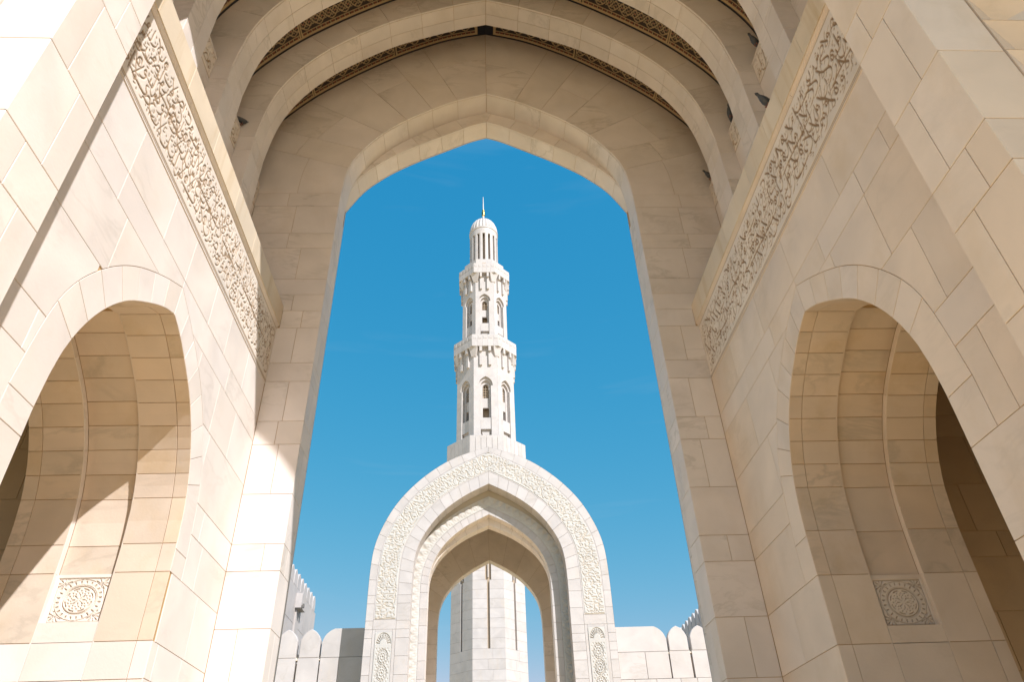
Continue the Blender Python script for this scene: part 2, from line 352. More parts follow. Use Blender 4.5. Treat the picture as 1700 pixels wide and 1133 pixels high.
GL = {
 'alif': [[(0.45, 0.9), (0.52, 1.02), (0.5, 0.6), (0.53, 0.25), (0.5, -0.02)]],
 'lam': [[(0.82, 1.02), (0.8, 0.45), (0.72, 0.06), (0.45, -0.10), (0.2, 0.0), (0.1, 0.22)]],
 'lamj': [[(0.8, 1.0), (0.78, 0.5), (0.76, 0.05), (0.5, 0.0), (0.1, 0.02)], [(0.45, 0.02), (0.42, 0.3)]],
 'nun': [[(0.95, 0.5), (0.97, 0.12), (0.72, -0.16), (0.36, -0.13), (0.1, 0.12), (0.08, 0.42)]],
 'waw': [[(0.62, 0.34), (0.5, 0.52), (0.36, 0.42), (0.46, 0.26), (0.66, 0.3), (0.62, 0.05), (0.38, -0.14), (0.05, -0.2)]],
 'ra': [[(0.7, 0.42), (0.68, 0.12), (0.45, -0.08), (0.08, -0.17)]],
 'kaf': [[(0.15, 1.0), (0.5, 0.78), (0.86, 0.5), (0.92, 0.18), (0.65, 0.0), (0.1, 0.0)], [(0.3, 0.5), (0.5, 0.6)]],
 'ain': [[(0.8, 0.62), (0.55, 0.66), (0.42, 0.52), (0.55, 0.42), (0.75, 0.42)], [(0.55, 0.42), (0.32, 0.2), (0.36, -0.06), (0.7, -0.16), (0.98, -0.02)]],
 'ha': [[(0.75, 0.2), (0.6, 0.5), (0.35, 0.42), (0.3, 0.15), (0.5, 0.02), (0.72, 0.12), (0.75, 0.2)], [(0.35, 0.42), (0.55, 0.2), (0.5, 0.02)]],
 'lamalif': [[(0.12, 1.0), (0.4, 0.5), (0.72, 0.1), (0.6, -0.04), (0.36, 0.05)], [(0.9, 1.02), (0.62, 0.5), (0.34, 0.0)]],
 'sin': [[(1.0, 0.38), (0.92, 0.12), (0.8, 0.32), (0.72, 0.1), (0.6, 0.3), (0.52, 0.0), (0.3, -0.14), (0.05, 0.05), (0.02, 0.35)]],
 'sad': [[(0.35, 0.1), (0.6, 0.42), (0.85, 0.4), (0.9, 0.15), (0.6, 0.06), (0.3, 0.1), (0.2, -0.1), (-0.05, -0.14)]],
 'mim': [[(0.6, 0.2), (0.7, 0.38), (0.52, 0.44), (0.45, 0.25), (0.6, 0.15), (0.2, 0.05), (0.1, -0.3)]],
 'ya': [[(0.9, 0.42), (0.68, 0.36), (0.72, 0.16), (0.9, 0.02), (0.7, -0.16), (0.2, -0.16), (-0.5, -0.1), (-1.1, -0.02)]],
 'ba': [[(0.95, 0.3), (0.85, 0.03), (0.5, -0.04), (0.12, 0.03), (0.02, 0.28)]],
}
def calligraphy(Wm, Hm, res, seed, wf=0.019, margin=0.05, rows=((0.13, 0.50), (0.56, 0.42)), bars=True, fillers=1.0):
    r = random.Random(seed); nu, nv = int(Wm / res), int(Hm / res); H = np.zeros((nv, nu), np.float32)
    keys = list(GL)
    wts = [5, 4, 3, 3, 3, 3, 2, 2, 2, 3, 2, 2, 2, 1.6, 2]
    y0, hh = margin, Hm - 2 * margin
    def lay(g, x, by, s):
        return [[(min(max(x - s * 0.8 + p[0] * s * 0.8, margin), Wm - margin), min(max(by + p[1] * s + (p[0] - .5) * 0.04, y0), y0 + hh)) for p in st] for st in GL[g]]
    for base, size in rows:
        x = Wm - margin
        while x > margin + 0.1:
            best = None
            for _ in range(7):
                g = r.choices(keys, wts)[0]; s = size * hh * r.uniform(0.85, 1.15); by = y0 + (base + r.choice([0, 0, 0.05, 0.09, -0.03])) * hh
                L = lay(g, x, by, s); cost = 0; n = 0
                for st in L:
                    for p in curve_pts(st, res * 3): cost += H[min(int(p[1] / res), nv - 1), min(int(p[0] / res), nu - 1)]; n += 1
                cost = cost / max(n, 1) + (0.05 if g == 'alif' else 0)
                if best is None or cost < best[0]: best = (cost, g, s, L)
            c, g, s, L = best
            if c < 0.34:
                for st in L: pen(H, st, wf * (1.1 if g == 'ya' else 1.0), res)
            x -= s * r.uniform(0.34, 0.6) * (1.25 if g in ('ya', 'kaf', 'sin') else 0.8 if g in ('alif', 'lam') else 1.05)
    if bars:
        x = r.uniform(0.3, 0.8)
        while x < Wm - 0.5:
            L = r.uniform(0.6, 1.6); yb = y0 + hh * r.choice((0.27, 0.50)) + r.uniform(-.01, .01)
            pen(H, [(x, yb), (x + L * 0.3, yb + 0.015), (x + L * 0.8, yb - 0.01), (min(x + L, Wm - margin), yb + 0.02)], wf * 0.95, res, nib=R(90)); x += L + r.uniform(0.2, 0.9)
    # dots and vowel marks in the empty places
    occ = H.copy(); k = int(max(2, wf * 1.6 / res)); n = int(fillers * Wm * Hm * 260)
    for _ in range(n):
        x = r.uniform(margin * 1.3, Wm - margin * 1.3); y = r.uniform(margin * 1.3, Hm - margin * 1.3); i, j = int(x / res), int(y / res)
        if occ[max(0, j - k):j + k + 1, max(0, i - k):i + k + 1].max() > 0.2: continue
        t = r.random(); q = wf * 1.1
        if t < 0.5: stamp_line(H, [(x, y)], [wf * 0.85], res)
        elif t < 0.75: pen(H, [(x - q * 1.6, y - q * .8), (x, y), (x + q * 1.6, y + q * 0.9)], wf * 0.6, res)
        elif t < 0.9: pen(H, [(x - q, y + q), (x + q * .5, y + q), (x + q, y - q * .2), (x - q * .2, y - q), (x - q * 2, y - q * .6)], wf * 0.45, res)
        else: pen(H, [(x, y + q * 2), (x + q * .2, y), (x, y - q * 2)], wf * 0.6, res)
        occ = H if _ % 1 == 0 else occ
    return H
def relief(name, H, put, depth, mat, parent, invert=False, ink=None, col=None):
    """grid mesh pushed in by depth where H = 1; put(a, b, h): a,b in 0..1 across / up, h = how far behind the face"""
    nv, nu = H.shape
    a = np.linspace(0, 1, nu); b = np.linspace(0, 1, nv); A, B = np.meshgrid(a, b)
    P = put(A, B, H * depth)                      # (nv,nu,3)
    me = bpy.data.meshes.new(name); n = nu * nv; me.vertices.add(n); me.vertices.foreach_set('co', P.reshape(-1).astype(np.float32))
    i = np.arange(nv - 1)[:, None] * nu + np.arange(nu - 1)[None, :]; q = np.stack([i, i + 1, i + nu + 1, i + nu], -1).reshape(-1, 4)
    if invert: q = q[:, ::-1]
    me.loops.add(q.size); me.polygons.add(len(q)); me.loops.foreach_set('vertex_index', q.reshape(-1).astype(np.int32))
    me.polygons.foreach_set('loop_start', (np.arange(len(q)) * 4).astype(np.int32)); me.polygons.foreach_set('loop_total', np.full(len(q), 4, np.int32))
    me.update(calc_edges=True); me.validate()
    if col is not None:
        at = me.color_attributes.new('tile', 'FLOAT_COLOR', 'POINT'); c = np.concatenate([col, np.ones(col.shape[:2] + (1,))], -1); at.data.foreach_set('color', c.reshape(-1).astype(np.float32))
    else:
        at = me.attributes.new('ink', 'FLOAT', 'POINT'); at.data.foreach_set('value', (H if ink is None else ink).reshape(-1).astype(np.float32))
    return link(name, me, mat, parent)
def rosette(n=90):
    """carved square: a round medallion with rings, petals and leaf corners; 1 = cut in"""
    y, x = np.mgrid[-1:1:n * 1j, -1:1:n * 1j]; r = np.hypot(x, y); t = np.arctan2(y, x); H = np.zeros((n, n), np.float32)
    H[(np.abs(x) > 0.955) | (np.abs(y) > 0.955)] = 0.0
    def ring(a, w, d=1.0):
        nonlocal H; H = np.maximum(H, d * np.clip(1 - np.abs(r - a) / w, 0, 1))
    ring(0.60, 0.035); ring(0.90, 0.02, 0.7); ring(0.66, 0.015, 0.5)
    cut = (np.abs(r - 0.78) < 0.075) & (np.abs(((t * 24 / (2 * np.pi)) % 1) - 0.5) < 0.42 * (1 - (r - 0.70) / 0.16)) ; H[cut] = np.maximum(H[cut], 0.0)
    tri = (np.abs(r - 0.79) < 0.06) & (np.abs(((t * 24 / (2 * np.pi)) % 1) - 0.5) < 0.12); H[tri] = 0.9
    arc = (np.abs(r - 0.50) < 0.022) & (np.abs(((t * 8 / (2 * np.pi)) % 1) - 0.5) < 0.3); H[arc] = 0.9
    for rr, k, ph, w in ((0.50, 8, 0.5, 0.024), (0.40, 16, 0.0, 0.028), (0.30, 16, 0.5, 0.024), (0.22, 8, 0, 0.02)):
        for i in range(k):
            a = 2 * np.pi * (i + ph) / k; d = np.hypot(x - rr * np.cos(a), y - rr * np.sin(a)); H = np.maximum(H, np.clip(1.3 - d / w, 0, 1))
    pet = (r < 0.26) & (r > 0.05) & (np.abs(((t * 8 / (2 * np.pi)) % 1) - 0.5) > 0.40 + 0.25 * np.abs(r - 0.15)); H[pet] = 0.9
    for sx in (-1, 1):
        for sy in (-1, 1):
            u = x * sx - 0.70; v = y * sy - 0.70; rr = np.hypot(u, v); tt = np.arctan2(v, u) - np.pi / 4
            m = (rr < 0.27) & (r > 0.92) & (np.abs(((tt * 10 / (2 * np.pi)) % 1) - 0.5) > 0.36) & (np.maximum(np.abs(x), np.abs(y)) < 0.93); H[m] = 0.8
    H[(np.abs(np.maximum(np.abs(x), np.abs(y)) - 0.955) < 0.018)] = 0.8
    return H
def shamsa(nu=60, nv=150):
    """tall carved panel: fan on top, three discs down the middle, leaves between"""
    y, x = np.mgrid[0:2.6:nv * 1j, -0.5:0.5:nu * 1j]; H = np.zeros((nv, nu), np.float32)
    for cy, k in ((0.35, 10), (1.0, 12), (1.62, 12)):
        r = np.hypot(x, y - cy); t = np.arctan2(y - cy, x)
        H = np.maximum(H, np.clip(1.2 - np.abs(r - 0.3) / 0.02, 0, 1)); m = (r < 0.27) & (np.sin(r * 60) > 0.1) & (np.abs(((t * k / (2 * np.pi)) % 1) - 0.5) < 0.33); H[m] = 0.8
    r = np.hypot(x, y - 2.12); t = np.arctan2(y - 2.12, x)
    m = (r < 0.40) & (r > 0.2) & (y > 2.12) & (np.abs(((t * 22 / (2 * np.pi)) % 1) - 0.5) < 0.22); H[m] = 1
    H = np.maximum(H, np.where(y > 2.12, np.clip(1.2 - np.abs(r - 0.43) / 0.02, 0, 1), 0))
    m = (np.sin(x * 38) * np.sin(y * 30) > 0.45) & (np.abs(x) < 0.42) & (y < 2.0) & (H < 0.1); H[m] = 0.5
    return H

# ------------------------------------------------------------------ dimensions of the near gate
W = 4.525          # half width of the hall
HW = 3.63          # half width of the openings
XP = 5.64          # bracket plane above the cornice
XC = 6.10          # wall plane above the brackets
Y0, Y0B = 3.22, 4.0
YF, YFM, YFB = 12.0, 12.65, 13.2
P1 = Prof([(0, 19.02), (.81, 18.7), (1.5, 18.28), (2.17, 17.8), (2.76, 17.23), (3.23, 16.55), (3.54, 15.85), (3.63, 14.86)])
P2 = Prof([(0, 18.6), (.43, 18.43), (1.15, 18.0), (1.86, 17.57), (2.5, 17.12), (2.9, 16.76), (3.35, 16.25), (3.76, 15.45)])
PR = Prof([(0, 20.93), (.78, 20.65), (1.55, 20.28), (2.4, 19.83), (3.18, 19.22), (4.06, 18.35), (4.72, 17.35), (5.13, 16.2), (5.275, 14.86)])
PC = Prof([(0, 22.05), (.8, 21.8), (1.46, 21.5), (2.5, 20.83), (3.36, 20.12), (4.1, 19.43), (4.76, 18.72), (5.28, 18.0), (5.67, 17.35), (5.95, 16.6), (6.08, 15.8), (6.10, 14.86)])
AI = Prof([(0, 7.87), (.33, 7.74), (.8, 7.44), (1.17, 7.15), (1.5, 6.75), (1.74, 6.3), (1.89, 5.8), (1.94, 5.2)], 7.93)
AO = Prof([(0, 8.36), (.5, 8.12), (1.07, 7.78), (1.5, 7.43), (1.85, 7.03), (2.12, 6.6), (2.28, 6.1), (2.38, 5.2)], 7.93)

# ------------------------------------------------------------------ ground
g = MB(); g.add([(-700, -700, 0), (700, -700, 0), (700, 900, 0), (-700, 900, 0)], [(0, 1, 2, 3)])
tag(g.build('ground', m_ground), kind='structure')

# ------------------------------------------------------------------ side walls of the hall
ZTOP = 9.33; ZFR = 10.70; ZCO = 11.28
def side_wall(sx, lab, seed):
    mw = m_side if sx < 0 else m_honey; r = random.Random(seed); t = thing('side_wall', lab, 'wall', group='side walls of the gate hall')
    X = sx * W; fr = wallframe_x(X, -sx)
    # core with the side arch cut out, in three slices so the middle channel is deeper
    core = MB(); ya, yb = Y0B + 0.02, YF + 0.3
    for d0, d1, grow in ((0.013, 0.745, 0.013), (0.745, 1.56, 0.113), (1.56, 2.33, 0.013)):
        pr = AI.offset(grow)
        for a, b in ((ya, 7.93), (7.93, yb)):
            if a < 7.93:
                core.prism([(ya, 0), (7.93 - pr.hw, 0), (7.93 - pr.hw, pr.spring)] + [(7.93 - q[0], q[1]) for q in pr.q[::-1]] + [(7.93, ZCO - .05), (ya, ZCO - .05)], fr, d0, d1)
            else:
                core.prism([(yb, 0), (7.93 + pr.hw, 0), (7.93 + pr.hw, pr.spring)] + [(7.93 + q[0], q[1]) for q in pr.q[::-1]] + [(7.93, ZCO - .05), (yb, ZCO - .05)][::1], fr, d0, d1)
    core.build('wall_core', m_mortar, t)
    low = MB()
    for a, b in ((Y0B + 0.02, 7.93 - 1.95), (7.93 + 1.95, YF - 0.005)):
        low.prism([(a, 0.0), (b, 0.0), (b, 2.775), (a, 2.775)], fr, 0, 0.03)
    low.build('plinth_facing', mw, t)
    # courses of stones up to the frieze, cut round the arch ring
    zq = 4.88 if sx < 0 else 4.63
    zz = [2.78, 3.53, 3.98, 4.88, 5.56, 6.03, 7.12, 8.02, 8.49, ZTOP] if sx < 0 else [2.78, 3.70, 4.63, 5.56, 6.03, 7.05, 8.05, 8.48, ZTOP]
    for i in range(len(zz) - 1):
        z0, z1 = zz[i], zz[i + 1]
        for a, b in ((Y0B, 7.93), (7.93, YF)):
            cuts = row_cuts(a, b, 0.95, 1.9, r)
            ext = AO.spring
            for c0, c1 in zip(cuts[:-1], cuts[1:]):
                if z1 <= 5.2 + 0.01 or z0 < 5.2:
                    # beside the jamb: stones stop at the ring (above) or at the opening (below 4.63)
                    hw = AI.hw if z1 <= zq + .01 else AO.hw
                    if z1 > 5.2: pass
                    if c1 <= 7.93: c1b = min(c1, 7.93 - hw); c0b = c0
                    else: c0b = max(c0, 7.93 + hw); c1b = c1
                    if c1b - c0b < 0.12: continue
                    if z1 > 5.2:
                        poly = above(AO, c0b, c1b, z0, z1) if False else [(c0b, z0), (c1b, z0), (c1b, z1), (c0b, z1)]
                        # the ring leans in a little within this course
                        if abs(c1b - (7.93 - AO.hw)) < 1e-6: poly = [(c0b, z0), (c1b, z0), (c1b, 5.2), (7.93 - np.interp(-z1, -AO.q[:, 1], AO.q[:, 0]), z1), (c0b, z1)]
                        if abs(c0b - (7.93 + AO.hw)) < 1e-6: poly = [(c0b, z0), (c1b, z0), (c1b, z1), (7.93 + np.interp(-z1, -AO.q[:, 1], AO.q[:, 0]), z1), (c0b, 5.2)]
                    else: poly = [(c0b, z0), (c1b, z0), (c1b, z1), (c0b, z1)]
                else: poly = above(AO, c0, c1, z0, z1)
                if len(poly) >= 3: piece('stone_block', poly, fr, mw, t, proud=r.uniform(-.001, .001))
    # arch ring: radial stones, longer ones down the jambs
    ss = [0, .36, .72, 1.08, 1.45, 1.85, 2.25, 2.62, AI.L]; rat = AO.L / AI.L
    for sgn in (1, -1):
        for s0, s1 in zip(ss[:-1], ss[1:]):
            face_ring('arch_stone', AI, AO, sgn * s0, sgn * s1, sgn * s0 * rat, sgn * s1 * rat, fr, mw, t)
        a, b = 7.93 + sgn * AI.hw, 7.93 + sgn * AO.hw
        piece('arch_stone', [(a, zq), (b, zq), (b, 5.2), (a, 5.2)], fr, mw, t)
    # stones lining the arch: five bands, the middle one a sunk channel
    put = lambda u, z, d: (sx * (W + d), u, z)
    bands = [(0, .205, 0), (.205, .765, 0), (.765, 1.54, .10), (1.54, 2.14, 0), (2.14, 2.345, 0)]
    zj = (4.88, 3.98, 3.52, 2.60) if sx < 0 else (4.63, 3.70, 2.78)
    sj = [0, .35, .70, 1.05, 1.40, 1.75, 2.10, 2.45, 2.80, AI.L - .08] + [AI.L + AI.spring - z for z in zj]; zm0, zm1 = (4.24, 4.84) if sx < 0 else (3.93, 4.57)
    for sgn in (1, -1):
        for s0, s1 in zip(sj[:-1], sj[1:]):
            for d0, d1, off in bands:
                if off and s0 > AI.L + AI.spring - zj[1] - .01: off = 0        # below the medallion the channel ends
                if off == .10 and abs(s0 - (AI.L + AI.spring - zj[0])) < .01 and sgn > 0: continue      # the medallion sits here
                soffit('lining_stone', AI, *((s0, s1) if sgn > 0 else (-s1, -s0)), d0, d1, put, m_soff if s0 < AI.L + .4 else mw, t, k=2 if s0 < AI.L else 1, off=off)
        # the two cheeks of the channel
        for dd, nx in ((.765, 1), (1.54, -1)):
            fc = frame((sx * (W + dd), 0, 0), (0, 1, 0), (0, 0, 1), (sx * nx, 0, 0)); po = AI.offset(.098)
            for s0, s1 in zip(sj[:-1:2], sj[2::2]):
                A = [AI.at(sgn * s) for s in np.linspace(s0, s1, 7)]; B = [AI.at(sgn * s) + AI.nrm(sgn * s) * .1 for s in np.linspace(s0, s1, 7)]
                piece('channel_edge', [tuple(p) for p in A] + [tuple(p) for p in B[::-1]], fc, mw, t, gap=0.001, bev=0.002, depth=0.02)
    # carved medallion in the channel of the far jamb, and the sunk panel above it
    H = rosette(110); ym = 7.93 + AI.hw + .07
    def putm(A, B, h):
        x = sx * (W + .80 + A * .705); z = zm0 + B * (zm1 - zm0)
        return np.stack([x, ym + h, z], -1)
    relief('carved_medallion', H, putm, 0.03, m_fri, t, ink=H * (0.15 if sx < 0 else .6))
    mb = MB(); fj = frame((0, ym, 0), (sx, 0, 0), (0, 0, 1), (0, -1, 0))
    a0, a1 = W + .766, W + 1.539
    for q in (((a0, zj[1]), (a1, zj[1]), (a1, zm0), (a0, zm0)), ((a0, zm1), (a1, zm1), (a1, zj[0]), (a0, zj[0])), ((a0, zm0), (W + .80, zm0), (W + .80, zm1), (a0, zm1)), ((W + 1.505, zm0), (a1, zm0), (a1, zm1), (W + 1.505, zm1))):
        mb.prism(q, fj, -0.004, 0.05)
    mb.build('medallion_frame', mw, t)
    sb = MB(); sb.prism(((a0 + .002, zj[1] + .004), (a1 - .002, zj[1] + .004), (a1 - .002, zm0 - .004), (a0 + .002, zm0 - .004)), fj, -.068, -.006); sb.build('medallion_sill', mw, t)
    # calligraphy frieze
    Wm, Hm = YF - Y0B - 0.01, ZFR - ZTOP; res = 0.0105
    H = calligraphy(Wm - .02, Hm - 0.16, res, seed * 3 + 1, wf=.0175, rows=((0.07, 0.27), (0.30, 0.25), (0.53, 0.24), (0.76, 0.23)), fillers=.9)
    full = np.zeros((int(Hm / res), H.shape[1]), np.float32); o = int(0.085 / res); full[o:o + H.shape[0]] = H
    for zl in (0.025, 0.062): full[int(zl / res):int(zl / res) + 2] = 0.75
    full[-3:-1] = 0.6
    if sx > 0: full = full                    # read from inside: the right wall runs the other way
    def putf(A, B, h):
        y = (Y0B + .005 + A * Wm) if sx < 0 else (YF - .005 - A * Wm)
        return np.stack([sx * (W - .012 + h), y, ZTOP + B * Hm], -1)
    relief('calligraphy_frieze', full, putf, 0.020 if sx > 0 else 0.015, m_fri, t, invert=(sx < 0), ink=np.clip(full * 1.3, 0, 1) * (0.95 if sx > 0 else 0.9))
    eg = MB(); xa, xb = sorted((sx * (W - .0125), sx * (W + .013))); eg.box((xa, Y0B, ZTOP - .012), (xb, YF, ZTOP + .003)); eg.build('frieze_edge', mw, t)
    # cornice: moulded drip, then a plain band of stones
    prof = [(W + .02, ZFR), (W - .02, ZFR), (W - .022, ZFR + .015), (W - .035, ZFR + .022), (W - .038, ZFR + .035), (W - .052, ZFR + .045), (W - .054, ZFR + .055), (W + .02, ZFR + .055)]
    cuts = row_cuts(Y0B, YF, 1.9, 2.6, r)
    for c0, c1 in zip(cuts[:-1], cuts[1:]):
        mb = MB(); n = len(prof); a, b = c0 + .003, c1 - .003
        mb.add([(sx * p[0], a, p[1]) for p in prof] + [(sx * p[0], b, p[1]) for p in prof], [tuple(range(n)), tuple(range(2 * n - 1, n - 1, -1))] + [(i, (i + 1) % n, (i + 1) % n + n, i + n) for i in range(n)])
        mb.build('cornice_moulding', mw, t)
    fb = wallframe_x(sx * (W - .068), -sx)
    cuts = row_cuts(Y0B, YF, .75, 1.15, r)
    for c0, c1 in zip(cuts[:-1], cuts[1:]): piece('cornice_stone', [(c0, ZFR + .057), (c1, ZFR + .057), (c1, ZCO), (c0, ZCO)], fb, m_corn, t, depth=.2, gap=.002)
    led = MB(); led.box((min(sx * (W - .06), sx * (XC + .3)), Y0B, ZCO - .04), (max(sx * (W - .06), sx * (XC + .3)), YF + .2, ZCO + .006)); led.build('cornice_ledge', m_corn, t)
    # wall above the cornice: bracket plane, carved brackets, upper wall
    up = MB(); up.prism([(Y0B, ZCO - .04), (YF + .3, ZCO - .04), (YF + .3, 22.6), (Y0B, 22.6)], wallframe_x(sx * (XC + .03), -sx), 0, 0.5); up.build('upper_core', m_mortar, t)
    for k in range(5):
        y1 = Y0 + 1.77 * (k + 1) if k < 4 else YF; y0 = Y0 + 1.77 * k + .75
        y1 = min(y1, YF)
        fx = wallframe_x(sx * XP, -sx); fu = wallframe_x(sx * XC, -sx)
        mbk = MB(); mbk.prism([(y0, ZCO), (y1, ZCO), (y1, 15.10), (y0, 15.10)], fx, .013, .5); mbk.build('bracket_core', m_mortar, t)
        for z0, z1 in ((ZCO, 11.62), (11.62, 12.07), (12.07, 13.02), (13.02, 13.49), (13.49, 14.38)): piece('stone_block', [(y0, z0), (y1, z0), (y1, z1), (y0, z1)], fx, m_stone, t)
        piece('bracket_top', [(y0, 15.04), (y1, 15.04), (y1, 15.12), (y0, 15.12)], fx, m_stone, t, depth=.45, proud=.015)
        Hh = calligraphy(y1 - y0, 0.66, .013, 40 + k + (10 if sx > 0 else 0), wf=.024, rows=((.1, .75),), bars=False, fillers=.5); Hh[:2] = 1; Hh[-2:] = .6; Hh[:, :2] = .6; Hh[:, -2:] = .6
        def putb(A, B, h, y0=y0, y1=y1):
            y = (y0 + A * (y1 - y0)) if sx < 0 else (y1 - A * (y1 - y0))
            return np.stack([sx * (XP - .012 + h), y, 14.38 + B * .66], -1)
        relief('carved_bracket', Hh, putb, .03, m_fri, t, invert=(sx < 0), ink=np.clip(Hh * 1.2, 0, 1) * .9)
    return t
side_wall(-1, 'sunlit left wall of the gate hall with a pointed side arch under a calligraphy frieze', 3)
side_wall(1, 'shaded right wall of the gate hall with a pointed side arch under a calligraphy frieze', 5)

# ------------------------------------------------------------------ cross arches of the hall (ribs) and the vault strips between them
puty = lambda x, z, d: (x, d, z)
NJ = 9
def arch_joints(L, n): return [L * i / n for i in range(n + 1)]
def cross_rib(y0, y1, lab, seed, blocks=True):
    r = random.Random(seed); t = thing('arch_rib', lab, 'arch', group='pointed arch ribs of the gate hall')
    fr = wallframe_y(y0)
    core = MB(); gr = PR.offset(.013); go = PC.offset(.4)
    for sg in (1, -1):
        pts = [(sg * gr.hw, ZCO), (sg * gr.hw, gr.spring)] + [(sg * q[0], q[1]) for q in gr.q[::-1]] + [(0, 22.5), (sg * (XC + .2), 22.5), (sg * (XC + .2), ZCO)]
        core.prism(pts, fr, .013, y1 - y0 - .013)
    core.build('rib_core', m_mortar, t)
    if not blocks: return t
    n = 9; sj = arch_joints(PR.L, n); rat = PC.L / PR.L
    for sg in (1, -1):
        for s0, s1 in zip(sj[:-1], sj[1:]):
            a, b = (s0, s1) if sg > 0 else (-s1, -s0)
            mid = .5 * (y0 + y1) + .05
            soffit('soffit_stone', PR, a, b, y0 + .05, mid, puty, m_stone, t, k=4); soffit('soffit_stone', PR, a, b, mid, y1, puty, m_stone, t, k=4)
            soffit('arris_moulding', PR, a, b, y0, y0 + .05, puty, m_stone, t, k=4, gap=.002, bev=.012)
            face_ring('rib_stone', PR, PC, sg * s0, sg * s1, sg * s0 * rat, sg * s1 * rat, fr, m_stone, t)
        # the legs below the springing, down to the cornice
        zl = [ZCO, 12.07, 13.02, 13.49, 14.40, 14.86]
        for z0, z1 in zip(zl[:-1], zl[1:]):
            fx = wallframe_x(sg * PR.hw, -sg); m = .5 * (y0 + y1) + .05
            piece('rib_stone', [(sg * PR.hw, z0), (sg * PC.hw, z0), (sg * PC.hw, z1), (sg * PR.hw, z1)], fr, m_stone, t)
            for a, b in ((y0, m), (m, y1)): piece('soffit_stone', [(a, z0), (b, z0), (b, z1), (a, z1)], fx, m_stone, t)
    return t
ribs = [(Y0 + 1.77, 'nearest arch rib of the hall, mostly cut off by the top of the picture'), (Y0 + 3.54, 'second arch rib of the hall, only its two flanks in view'), (Y0 + 5.31, 'third arch rib of the hall, its crown just above the picture'), (Y0 + 7.08, 'farthest arch rib of the hall with its whole pointed crown in view')]
for k, (y, lab) in enumerate(ribs): cross_rib(y, y + .75, lab, 11 + k)
def inlay(L, wd, res):
    """ornament of a vault strip: b = 0 at the far side: dark line, cream border, dotted line, scrollwork"""
    nu, nv = int(L / res), int(wd / res); u = np.linspace(0, L, nu)[None, :]; v = np.linspace(0, wd, nv)[:, None]
    navy = np.array([.015, .018, .03]); cream = np.array([.50, .37, .20]); red = np.array([.16, .045, .03]); dark = np.array([.03, .022, .02])
    col = np.ones((nv, nu, 3)) * cream
    def put(m, c): col[np.broadcast_to(m, (nv, nu))] = c
    put(v < .045, navy)
    dots = (v > .115) & (v < .17); put(dots, dark); put(dots & (np.abs((u * 6.5) % 1 - .5) < .27), red); put((v > .12) & (v < .165) & (np.abs((u * 6.5) % 1 - .5) > .44), cream)
    sc = (v > .20); put(sc, dark)
    ph = u * 2 * np.pi / .42; c = .20 + .20
    for s, A, w in ((1, .10, .022), (-1, .10, .022), (1, .17, .014), (-1, .17, .014)):
        put(sc & (np.abs(v - (c + s * A * np.sin(ph * (1 if A < .15 else .5)))) < w), cream * .9)
    put(sc & (np.abs(np.abs(v - c) - .045 * (1 + np.cos(ph * 2))) < .014), cream * .8)
    put(sc & (np.hypot(((u / .21) % 1 - .5) * .21, (v - c) ) < .02), red * 2)
    put((v > .60), cream); put((v > .70), navy)
    # panels break every few metres
    for ub in np.arange(3.0, L, 2.9):
        put((np.abs(u - ub) < .05) & (v > .09), cream); put((np.abs(u - ub) < .014) & (v > .09), dark)
    put((u < .26), navy); put((u > .26) & (u < .33) & (v > .045), cream)
    return np.zeros((nv, nu), np.float32), col
def vault_strip(y0, y1, lab, idx):
    t = thing('vault_strip', lab, 'vault', group='vault strips between the arch ribs')
    res = .02; L = PC.L * .97; H, col = inlay(L, y1 - y0, res); nv, nu = H.shape
    ss = np.linspace(0, L, nu); pts = np.array([PC.at(s) for s in ss])
    for sg in (1, -1):
        def put(A, B, h, sg=sg):
            x = sg * np.interp(A * L, ss, pts[:, 0]); z = np.interp(A * L, ss, pts[:, 1]); return np.stack([x, y1 - B * (y1 - y0), z - .004], -1)
        relief('inlaid_band', H, put, 0, m_inlay, t, col=col)
    core = MB(); fr = wallframe_y(y0); g0 = PC.offset(.02)
    for sg in (1, -1): core.prism([(sg * q[0], q[1]) for q in g0.q[::-1]] + [(0, 22.55), (sg * (XC + .3), 22.55), (sg * (XC + .3), 14.86)], fr, .0, y1 - y0)
    core.build('vault_core', m_mortar, t)
    return t
gaps = [(Y0B, ribs[0][0], 'inlaid vault strip nearest the camera, above the picture'), (ribs[0][0] + .75, ribs[1][0], 'inlaid vault strip between the first two arch ribs, only its ends in view'),
        (ribs[1][0] + .75, ribs[2][0], 'inlaid vault strip between the second and third arch ribs'), (ribs[2][0] + .75, ribs[3][0], 'inlaid vault strip between the third and the farthest arch rib'), (ribs[3][0] + .75, YF, 'inlaid vault strip with a dark crown piece above the far opening')]
for k, (a, b, l) in enumerate(gaps): vault_strip(a, b, l, k)
roof = MB(); roof.box((-7.2, Y0 - .1, 22.56), (7.2, YFB, 23.2)); tag(roof.build('gate_roof', m_ext), 'flat roof slab over the gate hall, above the picture', 'roof')

